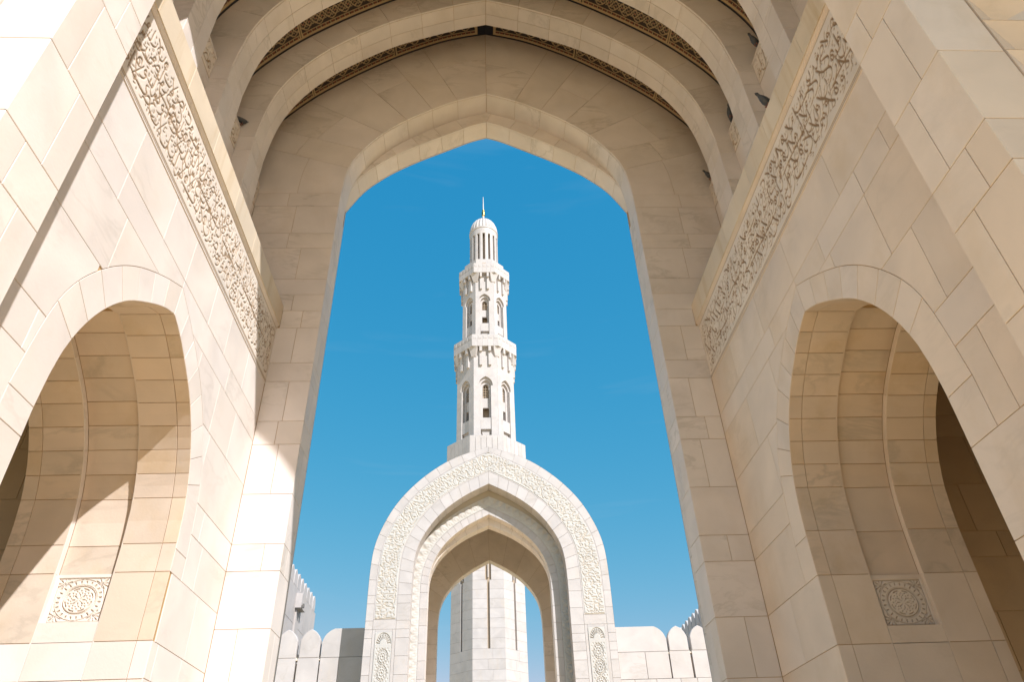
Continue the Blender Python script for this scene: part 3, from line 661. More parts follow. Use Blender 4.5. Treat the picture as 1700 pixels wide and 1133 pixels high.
# ------------------------------------------------------------------ far wall of the hall with the great opening
def far_wall():
    r = random.Random(21); t = thing('gate_wall', 'marble end wall of the hall framing the sky and the minaret', 'wall')
    fr = wallframe_y(YF); core = MB()
    def halves(pr, d0, d1, zt, xo=7.0, o=fr):
        for sg in (1, -1): core.prism([(sg * pr.hw, 0), (sg * pr.hw, pr.spring)] + [(sg * q[0], q[1]) for q in pr.q[::-1]] + [(0, zt), (sg * xo, zt), (sg * xo, 0)], o, d0, d1)
    halves(P1.offset(.013), .013, YFM - YF - .0, 22.56); halves(P2.offset(.013), YFM - YF + .013, YFB - YF, 22.56)
    core.build('wall_core', m_mortar, t)
    # flat courses below the springing; outer edge is the side wall, above the cornice the bracket plane
    for i in range(len(Z) - 1):
        z0, z1 = Z[i], Z[i + 1]; xo = W - .002 if z1 <= 10.72 else (W - .066 if z1 < 11.2 else XP)
        if z0 >= 14.39: xo = XC
        for sg in (1, -1):
            a, b = HW, xo
            if b - a < 1.3:
                mid = [a + (b - a) * r.uniform(.42, .62)] if (i % 2 == 1) else []
                if z1 - z0 < .6 and r.random() < .5: mid = [a + (b - a) * r.uniform(.35, .7)]
                cuts = [a] + mid + [b]
            else: cuts = [a, a + r.uniform(.6, 1.2), b] if i % 2 else [a, a + r.uniform(1.0, 1.4), b]
            for c0, c1 in zip(cuts[:-1], cuts[1:]): piece('stone_block', [(sg * c0, z0), (sg * c1, z0), (sg * c1, z1), (sg * c0, z1)], fr, m_stone, t, proud=r.uniform(-.001, .001))
            # jamb, two stones deep in every other course
            fx = wallframe_x(sg * HW, -sg); yc = [YF, YF + .33, YFM] if i % 2 else [YF, YFM]
            for c0, c1 in zip(yc[:-1], yc[1:]): piece('jamb_stone', [(c0, z0), (c1, z0), (c1, z1), (c0, z1)], fx, m_stone, t)
            piece('jamb_stone', [(YFM, z0), (YFB, z0), (YFB, z1), (YFM, z1)], wallframe_x(sg * 3.76, -sg), m_stone, t)
    # great voussoirs: joints as seen in the photograph
    lo = [0, .87, 1.68, 2.5, 3.33, 4.17, 4.95, P1.L]
    def sof(pr, x): return float(np.interp(x, pr.q[:, 0], pr.s))
    hi = [0, sof(PC, 1.9), sof(PC, 2.8), sof(PC, 3.72), sof(PC, 4.86), sof(PC, 5.66), sof(PC, 5.93), PC.L]
    for sg in (1, -1):
        for k in range(7):
            w = [0, r.uniform(.42, .62), 1] if k in (0, 2, 4, 5, 6) else [0, 1]
            for w0, w1 in zip(w[:-1], w[1:]): face_ring('arch_stone', P1, PC, sg * lo[k], sg * lo[k + 1], sg * hi[k], sg * hi[k + 1], fr, m_stone, t, k=8, w0=w0, w1=w1)
            a, b = (lo[k], lo[k + 1]) if sg > 0 else (-lo[k + 1], -lo[k])
            soffit('soffit_stone', P1, a, b, YF + .055, YFM - .03, puty, m_stone, t, k=5); soffit('arris_moulding', P1, a, b, YF, YF + .055, puty, m_stone, t, k=5, gap=.002, bev=.012); soffit('arris_moulding', P1, a, b, YFM - .03, YFM, puty, m_stone, t, k=5, gap=.002)
        fr2 = wallframe_y(YFM); sj = arch_joints(P2.L, 7)
        for s0, s1 in zip(sj[:-1], sj[1:]):
            a, b = (s0, s1) if sg > 0 else (-s1, -s0); soffit('soffit_stone', P2, a, b, YFM + .05, YFB, puty, m_stone, t, k=5); soffit('arris_moulding', P2, a, b, YFM, YFM + .05, puty, m_stone, t, k=5, gap=.002)
            A = [P2.at(sg * s) for s in np.linspace(s0, s1, 6)]; B = [P2.at(sg * s) + P2.nrm(sg * s) * .55 for s in np.linspace(s0, s1, 6)]
            piece('inner_arch_stone', [tuple(p) for p in A] + [tuple(p) for p in B[::-1]], fr2, m_stone, t)
    # outside face towards the court
    out = MB(); fb = wallframe_y(YFB, 1)
    for sg in (1, -1): out.prism([(sg * P2.hw, 0), (sg * P2.hw, P2.spring)] + [(sg * q[0], q[1]) for q in P2.q[::-1]] + [(0, 23.2), (sg * 7.2, 23.2), (sg * 7.2, 0)], fb, -.03, 0)
    out.build('outer_facing', m_ext, t)
    return t
far_wall()

# ------------------------------------------------------------------ near wall: piers left and right, arch overhead (out of the picture)
def pier(sg, lab):
    mw = m_side if sg < 0 else m_honey; r = random.Random(30 + sg); t = thing('entrance_pier', lab, 'pier', group='entrance piers of the gate hall')
    core = MB(); xa, xb = sorted((sg * (HW + .013), sg * 7.0)); core.box((xa, Y0 + .17, 0), (xb, Y0B - .02, 14.86)); xa, xb = sorted((sg * (HW + .013), sg * 4.22)); core.box((xa, Y0 + .013, 0), (xb, Y0 + .17, 14.86)); core.build('pier_core', m_mortar, t)
    fr = wallframe_y(Y0); fx = wallframe_x(sg * HW, -sg)
    zz = [0, .93, 1.85] + Z
    for i in range(len(zz) - 1):
        z0, z1 = zz[i], zz[i + 1]
        piece('stone_block', [(sg * HW, z0), (sg * 4.21, z0), (sg * 4.21, z1), (sg * HW, z1)], fr, mw, t)
        c = Y0 + (.50 if i % 2 else .28)
        for a, b in ((Y0, c), (c, Y0B)): piece('jamb_stone', [(a, z0), (b, z0), (b, z1), (a, z1)], fx, mw, t)
        # carved band of folded triangles beside the plain stones: two units a course
    z = 2.78
    while z < 11.0:
        h = .465; x0, x1, x2 = 4.225, 4.50, 4.93; mb = MB(); a, b = z + .004, z + h - .004
        v = [(x0, Y0 - .005, a), (x0, Y0 - .005, b), (x2, Y0 - .005, b), (x2, Y0 - .005, a), (x0 + .30, Y0 + .13, z + h * .36), (x0 + .62, Y0 + .06, z + h * .72)]
        v = [(sg * p[0], p[1], p[2]) for p in v] + [(sg * p[0], Y0 + .16, p[2]) for p in ((x0, 0, a), (x0, 0, b), (x2, 0, b), (x2, 0, a))]
        mb.add(v, [(0, 1, 4), (1, 5, 4), (1, 2, 5), (2, 3, 5), (3, 4, 5), (0, 4, 3), (0, 3, 9, 6), (1, 0, 6, 7), (2, 1, 7, 8), (3, 2, 8, 9)]); mb.build('carved_fold', mw, t); z += h
    mb = MB(); xa, xb = sorted((sg * 4.94, sg * 7.2)); mb.box((xa, Y0 - .02, 0), (xb, Y0 + .024, 14.86)); mb.build('outer_facing', mw, t)
    return t
pier(-1, 'sunlit entrance pier at the left edge with a sharp vertical corner')
pier(1, 'honey coloured entrance pier at the right edge beside a carved band')
na = thing('entrance_arch', 'entrance arch over the camera, above the picture', 'arch')
core = MB(); fr0 = wallframe_y(Y0)
for sg in (1, -1): core.prism([(sg * P1.hw, P1.spring)] + [(sg * q[0], q[1]) for q in P1.q[::-1]] + [(0, 23.2), (sg * 7.2, 23.2), (sg * 7.2, P1.spring)], fr0, 0, Y0B - Y0)
core.build('arch_body', m_side, na)
# unseen wall on the sun side, added and sized to shade the right pier
fw = thing('shade_wall', 'unseen wall block right of the camera, added to shade the right pier', 'wall')
mb = MB(); mb.box((6.2, -.3, 0), (7.2, Y0 - .03, 13.4)); mb.build('wall_body', m_side, fw)

# ------------------------------------------------------------------ side aisles seen through the side arches
def aisle(sg, lab):
    t = thing('aisle_wall', lab, 'wall', group='walls of the side aisles'); fr = wallframe_y(12.05); r = random.Random(50 + sg)
    core = MB(); core.prism([(sg * 6.9, 0), (sg * 13, 0), (sg * 13, 13.6), (sg * 6.9, 13.6)], fr, .013, .7); core.build('wall_core', m_mortar, t)
    zz = [2.78, 3.70, 4.63, 5.56, 6.03, 6.95, 7.95, 8.45, 9.36, 10.3]
    for i in range(len(zz) - 1):
        cuts = row_cuts(6.9, 12.5, .9, 1.6, r)
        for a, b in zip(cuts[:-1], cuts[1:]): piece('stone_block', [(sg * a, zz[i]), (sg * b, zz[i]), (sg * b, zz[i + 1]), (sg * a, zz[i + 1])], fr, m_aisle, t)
    mb = MB(); xa, xb = sorted((sg * 12.3, sg * 13)); mb.box((xa, Y0, 3.6 if sg > 0 else 8.0), (xb, 12.0, 13.6)); mb.build('outer_wall', m_aisle, t)  # unseen outer wall, started high above ground to let light into the aisle
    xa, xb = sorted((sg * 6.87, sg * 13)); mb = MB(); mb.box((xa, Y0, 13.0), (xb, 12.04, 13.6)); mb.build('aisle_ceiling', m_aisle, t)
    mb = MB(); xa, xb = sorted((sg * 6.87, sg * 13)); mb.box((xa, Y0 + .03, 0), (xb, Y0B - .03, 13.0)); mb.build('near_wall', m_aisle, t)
    mb = MB(); fx = wallframe_x(sg * 6.86, sg); mb.prism([(Y0B, 8.7), (12.0, 8.7), (12.0, 13.0), (Y0B, 13.0)], fx, -.03, 0); mb.build('inner_facing', m_aisle, t)
    return t
aisle(-1, 'brown shaded aisle wall seen through the left side arch'); aisle(1, 'very dark aisle wall seen through the right side arch')

# ------------------------------------------------------------------ pigeons
def pigeon(loc, yaw, lab, lean=0.0):
    t = thing('pigeon', lab, 'pigeon', group='pigeons perched in the vault'); t.location = loc; t.rotation_euler = (0, 0, yaw)
    # body: rings along a bent spine, tail at -x, head at +x
    st = [(-.205, .055, .004, .022), (-.16, .062, .010, .030), (-.10, .085, .034, .040), (-.04, .105, .052, .054), (.02, .125, .056, .062), (.07, .15, .046, .052), (.10, .18, .028, .032), (.115, .205, .024, .013), (.135, .222, .025, .013), (.158, .222, .015, .016), (.170, .216, .004, .004)]
    v = []; f = []; n = 12
    for x, z, a, b in st:
        for k in range(n): an = 2 * math.pi * k / n; v.append((x, a * math.cos(an) * 1.0, z + b * math.sin(an)))
    for i in range(len(st) - 1):
        for k in range(n): f.append((i * n + k, i * n + (k + 1) % n, (i + 1) * n + (k + 1) % n, (i + 1) * n + k))
    f += [tuple(range(n))[::-1], tuple((len(st) - 1) * n + k for k in range(n))]
    link('body', mesh('body', v, f, True), m_bird, t)
    for s in (1, -1):
        wv = [(.06, s * .048, .155), (.03, s * .060, .115), (-.03, s * .058, .09), (-.10, s * .040, .07), (-.18, s * .016, .058), (-.10, s * .030, .10), (-.03, s * .048, .135)]
        wf = [(0, 1, 2, 6), (6, 2, 3, 5), (5, 3, 4)]; wv2 = wv + [(p[0], p[1] - s * .012, p[2]) for p in wv]
        link('wing', mesh('wing', wv2, wf + [tuple(i + 7 for i in q)[::-1] for q in wf] + [(0, 7, 8, 1), (1, 8, 9, 2), (2, 9, 10, 3), (3, 10, 11, 4), (4, 11, 12, 5), (5, 12, 13, 6), (6, 13, 7, 0)], True), m_birdw, t)
        lg = MB(); lg.box((.0, s * .022 - .004, .0), (.008, s * .022 + .004, .075)); lg.box((-.012, s * .022 - .010, .0), (.035, s * .022 + .010, .006)); lg.build('leg', m_leg, t)
    bk = MB(); bk.add([(.166, -.006, .222), (.166, .006, .222), (.166, 0, .210), (.192, 0, .210)], [(0, 1, 3), (1, 2, 3), (2, 0, 3), (0, 2, 1)]); bk.build('beak', m_leg, t)
    t.scale = (1.15,) * 3
ZB = 15.122
pigeon((-5.60, 10.18, ZB), R(60), 'pigeon perched on the carved bracket at the upper left of the vault')
pigeon((5.60, 8.08, ZB), R(215), 'pigeon on the highest carved bracket at the upper right, head turned left')
pigeon((4.48, 6.86, ZCO + .008), R(200), 'pigeon sitting on the edge of the right cornice')
pigeon((5.58, 9.86, ZB), R(250), 'pigeon on the middle carved bracket of the right wall, tail upwards')
pigeon((5.60, 11.72, ZB), R(200), 'pigeon half hidden behind the farthest arch rib at the right')

# ------------------------------------------------------------------ the second gate across the court
def second_gate():
    cx = .30; r = random.Random(77); t = thing('second_gate', 'white freestanding gate arch across the court with a carved calligraphy band', 'gate')
    YA, YB, YB2, YB3, YK = 41.0, 42.0, 42.62, 43.3, 50.5; G = .007
    O = Prof([(0, 22.92), (2.2, 22.15), (4.06, 20.88), (5.5, 19.33), (6.32, 17.85), (6.78, 16.5), (6.92, 15.2), (6.95, 13.6)], cx)
    A = Prof([(0, 20.34), (1.53, 19.54), (2.88, 18.5), (3.8, 17.3), (4.30, 16.2), (4.47, 15.0), (4.50, 13.6)], cx)
    B = Prof([(0, 18.72), (1.46, 17.96), (2.6, 17.0), (3.24, 16.05), (3.56, 15.1), (3.62, 14.0)], cx)
    B2 = Prof([(0, 18.27), (1.46, 17.6), (2.6, 16.75), (3.24, 15.95), (3.60, 15.05), (3.66, 14.0)], cx)
    K = Prof([(0, 18.72), (1.35, 18.0), (2.36, 17.24), (3.16, 16.25), (3.53, 15.25), (3.62, 14.0)], cx + .1)
    body = MB()
    def ring(pi, po, y0, y1, zt=None):
        for sg in (1, -1):
            body.prism([(pi.cx + sg * pi.hw, 0), (pi.cx + sg * pi.hw, pi.spring)] + [(pi.cx + sg * q[0], q[1]) for q in pi.q[::-1]] + [(po.cx + sg * q[0], q[1]) for q in po.q] + [(po.cx + sg * po.hw, 0)], wallframe_y(y0), 0, y1 - y0)
    Oi = O.offset(-.03); ring(A.offset(.03), Oi, YA + .03, YB + .01); ring(B.offset(.03), Oi, YB + .03, YB2 + .01); ring(B2.offset(.03), Oi, YB2 + .04, YB3)
    Big = Prof([(0, 21.6), (2.2, 20.8), (3.8, 19.6), (4.8, 18.0), (5.2, 16.0), (5.25, 14.0)], cx); ring(Big, Oi, YB3, YK); ring(K.offset(.03), Oi, YK + .03, YK + .75)
    body.build('gate_core', m_mortar_l, t)
    # face A: inner border, outer border, calligraphy band between, masonry jambs
    f = wallframe_y(YA); I1 = A.offset(.74); I2 = A.offset(2.02)
    n = 14
    for sg in (1, -1):
        for k in range(n):
            a, b = k / n, (k + 1) / n
            face_ring('arch_stone', A, I1, sg * a * A.L, sg * b * A.L, sg * a * I1.L, sg * b * I1.L, f, m_ext, t, gap=G)
            face_ring('outer_border_stone', I2, O, sg * a * I2.L, sg * b * I2.L, sg * a * O.L, sg * b * O.L, f, m_ext, t, gap=G)
            sa = (a * A.L, b * A.L) if sg > 0 else (-b * A.L, -a * A.L); soffit('soffit_stone', A, *sa, YA, YB, puty, m_ext, t, k=3, gap=G)
            so_ = (a * O.L, b * O.L) if sg > 0 else (-b * O.L, -a * O.L); soffit('extrados_stone', O, *so_, YA, YA + 1.2, puty, m_ext, t, k=3, gap=G, off=-.03, depth=-.03) if False else None
        # below the springing
        z = 13.6; zs = [13.6]
        while z > .5: z -= r.choice([.46, .93, .93]); zs.append(max(z, 0))
        for z1, z0 in zip(zs[:-1], zs[1:]):
            for a, b in ((A.hw, I1.hw), (I2.hw, O.hw)):
                pp = [(cx + sg * a, z0), (cx + sg * b, z0), (cx + sg * b, z1), (cx + sg * a, z1)]; piece('jamb_stone', pp, f, m_ext, t, gap=G)
            piece('jamb_stone', [(YA, z0), (YB, z0), (YB, z1), (YA, z1)], wallframe_x(cx + sg * A.hw, -sg), m_ext, t, gap=G)
    # calligraphy band with its two-row script, following the arch and ending above the tall panels
    mid = A.offset(1.38); tot = mid.L + (13.6 - 12.3); res = .026; wd = 1.16
    for sg in (1, -1):
        H = calligraphy(tot, wd, res, 90 + sg, wf=.023, rows=((.10, .34), (.40, .30), (.68, .29)), bars=False, margin=.03, fillers=.35)
        H[:, -2:] = .7; H[:1] = .7; H[-1:] = .7
        nu = H.shape[1]; ss = np.linspace(0, tot, nu); PP = np.array([mid.at(s + 1e-6) for s in ss]); NN = np.array([mid.nrm(max(s, .12)) for s in ss])
        NN[0] = (0, 1); NN[1] = .5 * (NN[0] + NN[2])
        def put(Aa, Bb, h, sg=sg):
            s = Aa if sg > 0 else Aa; px = np.interp(s * tot, ss, PP[:, 0]) - cx; pz = np.interp(s * tot, ss, PP[:, 1]); nx = np.interp(s * tot, ss, NN[:, 0]); nz = np.interp(s * tot, ss, NN[:, 1])
            w = (Bb - .5) * wd; return np.stack([cx + sg * np.maximum(px + nx * w, 0), YA - .02 + h, pz + nz * w], -1)
        relief('calligraphy_band', H, put, .045, m_extr, t, ink=H * .6)
        # plain margins of the band and the tall carved panels under it
        for lo_, hi_ in ((I1, mid.offset(-.57)), (mid.offset(.57), I2)):
            for k in range(7): face_ring('band_margin', lo_, hi_, sg * k / 7 * lo_.L, sg * (k + 1) / 7 * lo_.L, sg * k / 7 * hi_.L, sg * (k + 1) / 7 * hi_.L, f, m_ext, t, gap=.003)
        x0, x1 = cx + sg * I1.hw, cx + sg * I2.hw
        for z0, z1 in ((11.75, 12.28),): piece('panel_sill', [(x0, z0), (x1, z0), (x1, z1), (x0, z1)], f, m_ext, t, gap=G)
        for xa, xb in ((cx + sg * I1.hw, cx + sg * (I1.hw + .07)), (cx + sg * (I2.hw - .07), cx + sg * I2.hw)): piece('band_margin', [(xa, 12.28), (xb, 12.28), (xb, 13.6), (xa, 13.6)], f, m_ext, t, gap=.003)
        S = shamsa(56, 140)
        def putp(Aa, Bb, h, x0=x0, x1=x1): return np.stack([x0 + (x1 - x0) * (.14 + .72 * Aa), YA - .035 + h, 8.2 + Bb * 3.4], -1)
        relief('carved_panel', S, putp, .055, m_extr, t, ink=S * .35)
        for xa, xb in ((x0, x0 + (x1 - x0) * .14), (x0 + (x1 - x0) * .86, x1)): piece('panel_frame', [(xa, 0), (xb, 0), (xb, 11.75), (xa, 11.75)], f, m_ext, t, gap=G)
        piece('panel_frame', [(x0 + (x1 - x0) * .14, 11.6), (x0 + (x1 - x0) * .86, 11.6), (x0 + (x1 - x0) * .86, 11.75), (x0 + (x1 - x0) * .14, 11.75)], f, m_ext, t, gap=.003)
        piece('panel_base', [(x0, 0), (x1, 0), (x1, 8.2), (x0, 8.2)], f, m_ext, t, gap=G, proud=-.02) if False else None
        # face B: carved leaf band next to face A, plain ring inside it
        fb = wallframe_y(YB); J = B.offset(.46); JO = B.offset(1.0)
        zsb = [14.0 - .93 * i for i in range(16)]
        for k in range(n):
            a, b = k / n, (k + 1) / n; face_ring('inner_arch_stone', B, J, sg * a * B.L, sg * b * B.L, sg * a * J.L, sg * b * J.L, fb, m_ext, t, gap=G)
        for z1, z0 in zip(zsb[:-1], zsb[1:]): piece('inner_jamb_stone', [(cx + sg * B.hw, max(z0, 0)), (cx + sg * J.hw, max(z0, 0)), (cx + sg * J.hw, z1), (cx + sg * B.hw, z1)], fb, m_ext, t, gap=G)
        L2 = J.L + 14.0; nu, nv = int(L2 / .05), 10; u = np.linspace(0, L2, nu)[None, :]; v = np.linspace(0, 1, nv)[:, None]
        tri = np.abs(((u / .44) % 1) - .5) * 2; H = np.maximum(.8 * np.clip((v - tri) * 2.2, 0, 1) * (v > .2) * (v < .9), .6 * (np.abs(np.hypot((((u / .44 + .5) % 1) - .5) * .44, (v - .35) * .6) - .10) < .03)); H = H.astype(np.float32)
        ss2 = np.linspace(0, L2, nu); PJ = np.array([J.at(s + 1e-6) for s in ss2]); NJ_ = np.array([J.nrm(max(s, .12)) for s in ss2]); NJ_[0] = (0, 1.1)
        def putl(Aa, Bb, h, sg=sg):
            px = np.interp(Aa * L2, ss2, PJ[:, 0]) - cx; pz = np.interp(Aa * L2, ss2, PJ[:, 1]); nx = np.interp(Aa * L2, ss2, NJ_[:, 0]); nz = np.interp(Aa * L2, ss2, NJ_[:, 1])
            return np.stack([cx + sg * np.maximum(px + nx * Bb * .62, 0), YB - .05 * np.sin(Bb * np.pi * .9) - .02 + h, pz + nz * Bb * .62], -1)
        relief('carved_leaf_band', H, putl, .06, m_extr, t, ink=H * .35)
        # soffits and jambs behind
        for pr, d0, d1 in ((B, YB, YB2), (B2, YB2, YB3), (K, YK, YK + .75)):
            for k in range(8): sa = (k / 8 * pr.L, (k + 1) / 8 * pr.L) if sg > 0 else (-(k + 1) / 8 * pr.L, -k / 8 * pr.L); soffit('soffit_stone', pr, *sa, d0, d1, puty, m_stone, t, k=4, gap=G)
            for z1, z0 in zip(zsb[:-1], zsb[1:]): piece('jamb_stone', [(d0, max(z0, 0)), (d1, max(z0, 0)), (d1, z1), (d0, z1)], wallframe_x(pr.cx + sg * pr.hw, -sg), m_stone, t, gap=G)
        B3 = B2.offset(.5)
        for k in range(8): face_ring('inner_arch_stone', B2, B3, sg * k / 8 * B2.L, sg * (k + 1) / 8 * B2.L, sg * k / 8 * B3.L, sg * (k + 1) / 8 * B3.L, wallframe_y(YB2), m_stone, t, gap=G)
        fk = wallframe_y(YK)
        for k in range(6):
            a, b = k / 6, (k + 1) / 6; face_ring('back_arch_stone', K, Big, sg * a * K.L, sg * b * K.L, sg * a * Big.L, sg * b * Big.L, fk, m_stone, t, gap=G)
        for z1, z0 in zip(zsb[:-1], zsb[1:]):
            piece('back_wall_stone', [(K.cx + sg * K.hw, max(z0, 0)), (Big.cx + sg * Big.hw, max(z0, 0)), (Big.cx + sg * Big.hw, z1), (K.cx + sg * K.hw, z1)], fk, m_stone, t, gap=G)
            piece('inner_wall_stone', [(YB3, max(z0, 0)), (YK, max(z0, 0)), (YK, z1), (YB3, z1)], wallframe_x(cx + sg * (Big.hw - .03), -sg), m_stone, t, gap=G)
    shell = MB()
    for sg in (1, -1):
        q = [(cx + sg * p[0], p[1]) for p in O.q] + [(cx + sg * O.hw, 0)]
        for (a, b) in zip(q[:-1], q[1:]):
            shell.add([(a[0], YA + .005, a[1]), (b[0], YA + .005, b[1]), (b[0], YK + .75, b[1]), (a[0], YK + .75, a[1])], [(0, 1, 2, 3)])
    shell.build('outer_shell', m_ext, t, smooth=False)
    return t
second_gate()

# ------------------------------------------------------------------ minaret
def minaret():
    cx, cy = .62, 85.0; r = random.Random(5)
    t = thing('minaret', 'tall white octagonal minaret with two balconies, fluted dome and gold finial', 'minaret')
    def fframe(k, ap, c=(cx, cy)):
        a = R(-90 + 45 * k); n = V3(math.cos(a), math.sin(a), 0); u = V3(-math.sin(a), math.cos(a), 0)
        return (V3(c[0], c[1], 0) + n * ap, u, V3(0, 0, 1), n)
    tn = math.tan(R(22.5))
    def octo(ap, z0, z1, name, mat=m_ext, top=None):
        mb = MB(); Rr = ap / math.cos(R(22.5)); Rt_ = (top or ap) / math.cos(R(22.5)); v = []
        for k in range(8): a = R(22.5 + 45 * k); v.append((cx + Rr * math.cos(a), cy + Rr * math.sin(a), z0))
        for k in range(8): a = R(22.5 + 45 * k); v.append((cx + Rt_ * math.cos(a), cy + Rt_ * math.sin(a), z1))
        mb.add(v, [tuple(range(8))[::-1], tuple(range(8, 16))] + [(k, (k + 1) % 8, (k + 1) % 8 + 8, k + 8) for k in range(8)]); return mb.build(name, mat, t)
    # lower shaft: masonry faces with a tall slot each
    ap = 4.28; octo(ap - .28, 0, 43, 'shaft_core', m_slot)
    rows = [0, 12] + [12 + 1.05 * i for i in range(1, 29)]
    for k in (-2, -1, 0, 1, 2):
        fr = fframe(k, ap); hw = ap * tn
        for i in range(len(rows) - 1):
            z0, z1 = rows[i], rows[i + 1]
            slot = z1 > 19.5; sw = .14 if z1 < 27 else .34
            if abs(k) == 2 or not slot: segs = [(-hw, -.1 + .5 * (i % 2)), (-.1 + .5 * (i % 2), hw)]
            else: segs = [(-hw, -sw), (sw, hw)]
            for a, b in segs: piece('shaft_stone', [(a, z0), (b, z0), (b, z1), (a, z1)], fr, m_ext, t, gap=.006, bev=.006, depth=.27)
        if abs(k) < 2:
            mb = MB(); mb.prism([(-.05, 27), (.05, 27), (.05, 43), (-.05, 43)], fr, .02, .3); mb.build('slot_mullion', m_ext, t)
    for k in (3, 4, 5):
        fr = fframe(k, ap); hw = ap * tn; piece('shaft_face', [(-hw, 0), (hw, 0), (hw, 42), (-hw, 42)], fr, m_ext, t, depth=.27)
    def stage(ap, z0, z1, wz0, spring, apex, whw, tag_):
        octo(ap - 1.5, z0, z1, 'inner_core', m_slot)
        hw = ap * tn
        for k in range(-2, 6):
            fr = fframe(k, ap); mats = m_ext
            orders = [(whw, 0, .28, apex), (whw * .74, .28, .56, apex - .45), (whw * .44, .56, .9, apex - .95)] if abs(k) < 2 else []
            if not orders:
                piece('shaft_face', [(-hw, z0), (hw, z0), (hw, z1), (-hw, z1)], fr, mats, t, depth=.5, gap=0.0, bev=.01); continue
            for j, (w, d0, d1, apx) in enumerate(orders):
                pr = Prof([(0, apx), (w * .45, apx - w * .28), (w * .85, apx - w * .75), (w, apx - w * 1.35)]); mb = MB()
                for sg in (1, -1):
                    mb.prism(([(sg * w * .74, z0), (sg * w * .74, pr.spring - .25), (sg * w, pr.spring - .25)] if j == 0 else [(sg * w, z0)]) + [(sg * w, pr.spring)] + [(sg * q[0], q[1]) for q in pr.q[::-1]] + [(0, z1 - .001 * j), (sg * (hw - .01 - d0 * .5), z1 - .001 * j), (sg * (hw - .01 - d0 * .5), z0)], fr, d0, d1 + .002)
                mb.build('window_surround', mats, t)
            # things inside the opening: spandrel slab, box balcony with corbel
            w = whw * .44; H_ = apex - wz0; mb = MB()
            mb.prism([(-w, wz0 + H_ * .50), (w, wz0 + H_ * .50), (w, wz0 + H_ * .66), (-w, wz0 + H_ * .66)], fr, .62, .95); mb.build('window_spandrel', mats, t)
            mb = MB(); w2 = whw * .72; mb.prism([(-w2, wz0 + H_ * .13), (w2, wz0 + H_ * .13), (w2, wz0 + H_ * .31), (-w2, wz0 + H_ * .31)], fr, .12, .9)
            mb.prism([(-w * .7, wz0), (w * .7, wz0), (w2 * .95, wz0 + H_ * .13), (-w2 * .95, wz0 + H_ * .13)], fr, .4, .9); mb.build('box_balcony', mats, t)
            # pierced screen behind the arch
            mb = MB()
            for i in range(3): x = -w + 2 * w * (i + .5) / 3; mb.prism([(x - .025, wz0 + H_ * .66), (x + .025, wz0 + H_ * .66), (x + .025, apex - 1.1), (x - .025, apex - 1.1)], fr, .8, .85)
            for i in range(6): zz = wz0 + H_ * .66 + (apex - 1.2 - wz0 - H_ * .66) * i / 5; mb.prism([(-w, zz - .03), (w, zz - .03), (w, zz + .03), (-w, zz + .03)], fr, .805, .845)
            mb.build('window_screen', m_slot, t)  # screen coloured dark so the window reads as an opening
    def balcony(ap, z0, z1, sap, step=None):
        hw = ap * tn; shw = sap * tn
        for k in range(-2, 6):
            fr = fframe(k, ap); mb = MB(); H_ = z1 - z0
            # parapet of upright slabs with small round-headed sinkings
            n = 5
            for i in range(n):
                a, b = -hw + 2 * hw * i / n, -hw + 2 * hw * (i + 1) / n; m = .5 * (a + b); w = (b - a) * .30
                pr = Prof([(0, z1 - .12), (w * .7, z1 - .12 - w * .35), (w, z1 - .12 - w)], m)
                po = [(a, z0), (b, z0), (b, z1), (a, z1)]
                piece('parapet_slab', po, fr, m_ext, t, gap=.004, bev=.01, depth=.3)
                mb.prism([(m - w, z1 - .75), (m + w, z1 - .75), (m + w, pr.spring)] + [(m + q[0], q[1]) for q in pr.q[::-1]] + [(m - q[0], q[1]) for q in pr.q[1:]], fr, -.035, .0)
            mb.build('parapet_relief', m_ext, t)
            # pair of brackets under each face
            fs = fframe(k, sap); d = ap - sap
            for s in (-1, 1):
                mb = MB(); x0, x1 = sorted((s * shw * .27, s * shw * .50))
                o, U, Vv, Nn = fs
                for (h0, h1, pr_) in ((z0 - .8, z0, d - .03), (z0 - 3.0, z0 - .8, d * .5)): mb.prism([(x0, h0), (x1, h0), (x1, h1), (x0, h1)], fs, -pr_, .05)
                mb.build('bracket', m_ext, t)
            # corner corbel
            a = R(-90 + 45 * k + 22.5); n = V3(math.cos(a), math.sin(a), 0); u = V3(-math.sin(a), math.cos(a), 0)
            oc = V3(cx, cy, 0); mb = MB(); c = math.cos(R(22.5)); r1 = sap / c; r2 = ap / c; L_ = .75 * d + .35
            vv = []
            for rr, zz_, ww in ((r1 - .35, z0 - 1.5, .45), (r1 + .03, z0 - 1.45, .30), (r2 - .34, z0 - .35, L_ * .75), (r2 - .22, z0 + .01, L_ * .85), (r1 - .5, z0, L_)):
                for s in (-1, 1): vv.append(oc + n * (rr - (.0 if rr < r1 else 0)) + u * (s * ww) + V3(0, 0, zz_))
            mb.add(vv, [(0, 2, 3, 1), (2, 4, 5, 3), (4, 6, 7, 5), (6, 8, 9, 7), (8, 0, 1, 9), (0, 8, 6, 4, 2), (1, 3, 5, 7, 9)]); mb.build('corner_corbel', m_ext, t)
        octo(ap - .28, z0 + .02, z1 - .45, 'balcony_floor', m_ext)
    octo(5.0, 42.4, 44.5, 'pedestal', m_mortar_l)
    for k in range(-2, 6):
        fr = fframe(k, 5.12); hw = 5.12 * tn
        for i in range(6): a, b = -hw + 2 * hw * i / 6, -hw + 2 * hw * (i + 1) / 6; piece('pedestal_slab', [(a, 42.2), (b, 42.2), (b, 44.85), (a, 44.85)], fr, m_ext, t, gap=.015, bev=.015, depth=.2)
    octo(4.6, 41.5, 42.4, 'pedestal_base', m_ext)
    stage(3.95, 44.0, 59.4, 45.2, 52, 54.6, .95, 'low'); balcony(4.5, 59.35, 61.4, 3.95)
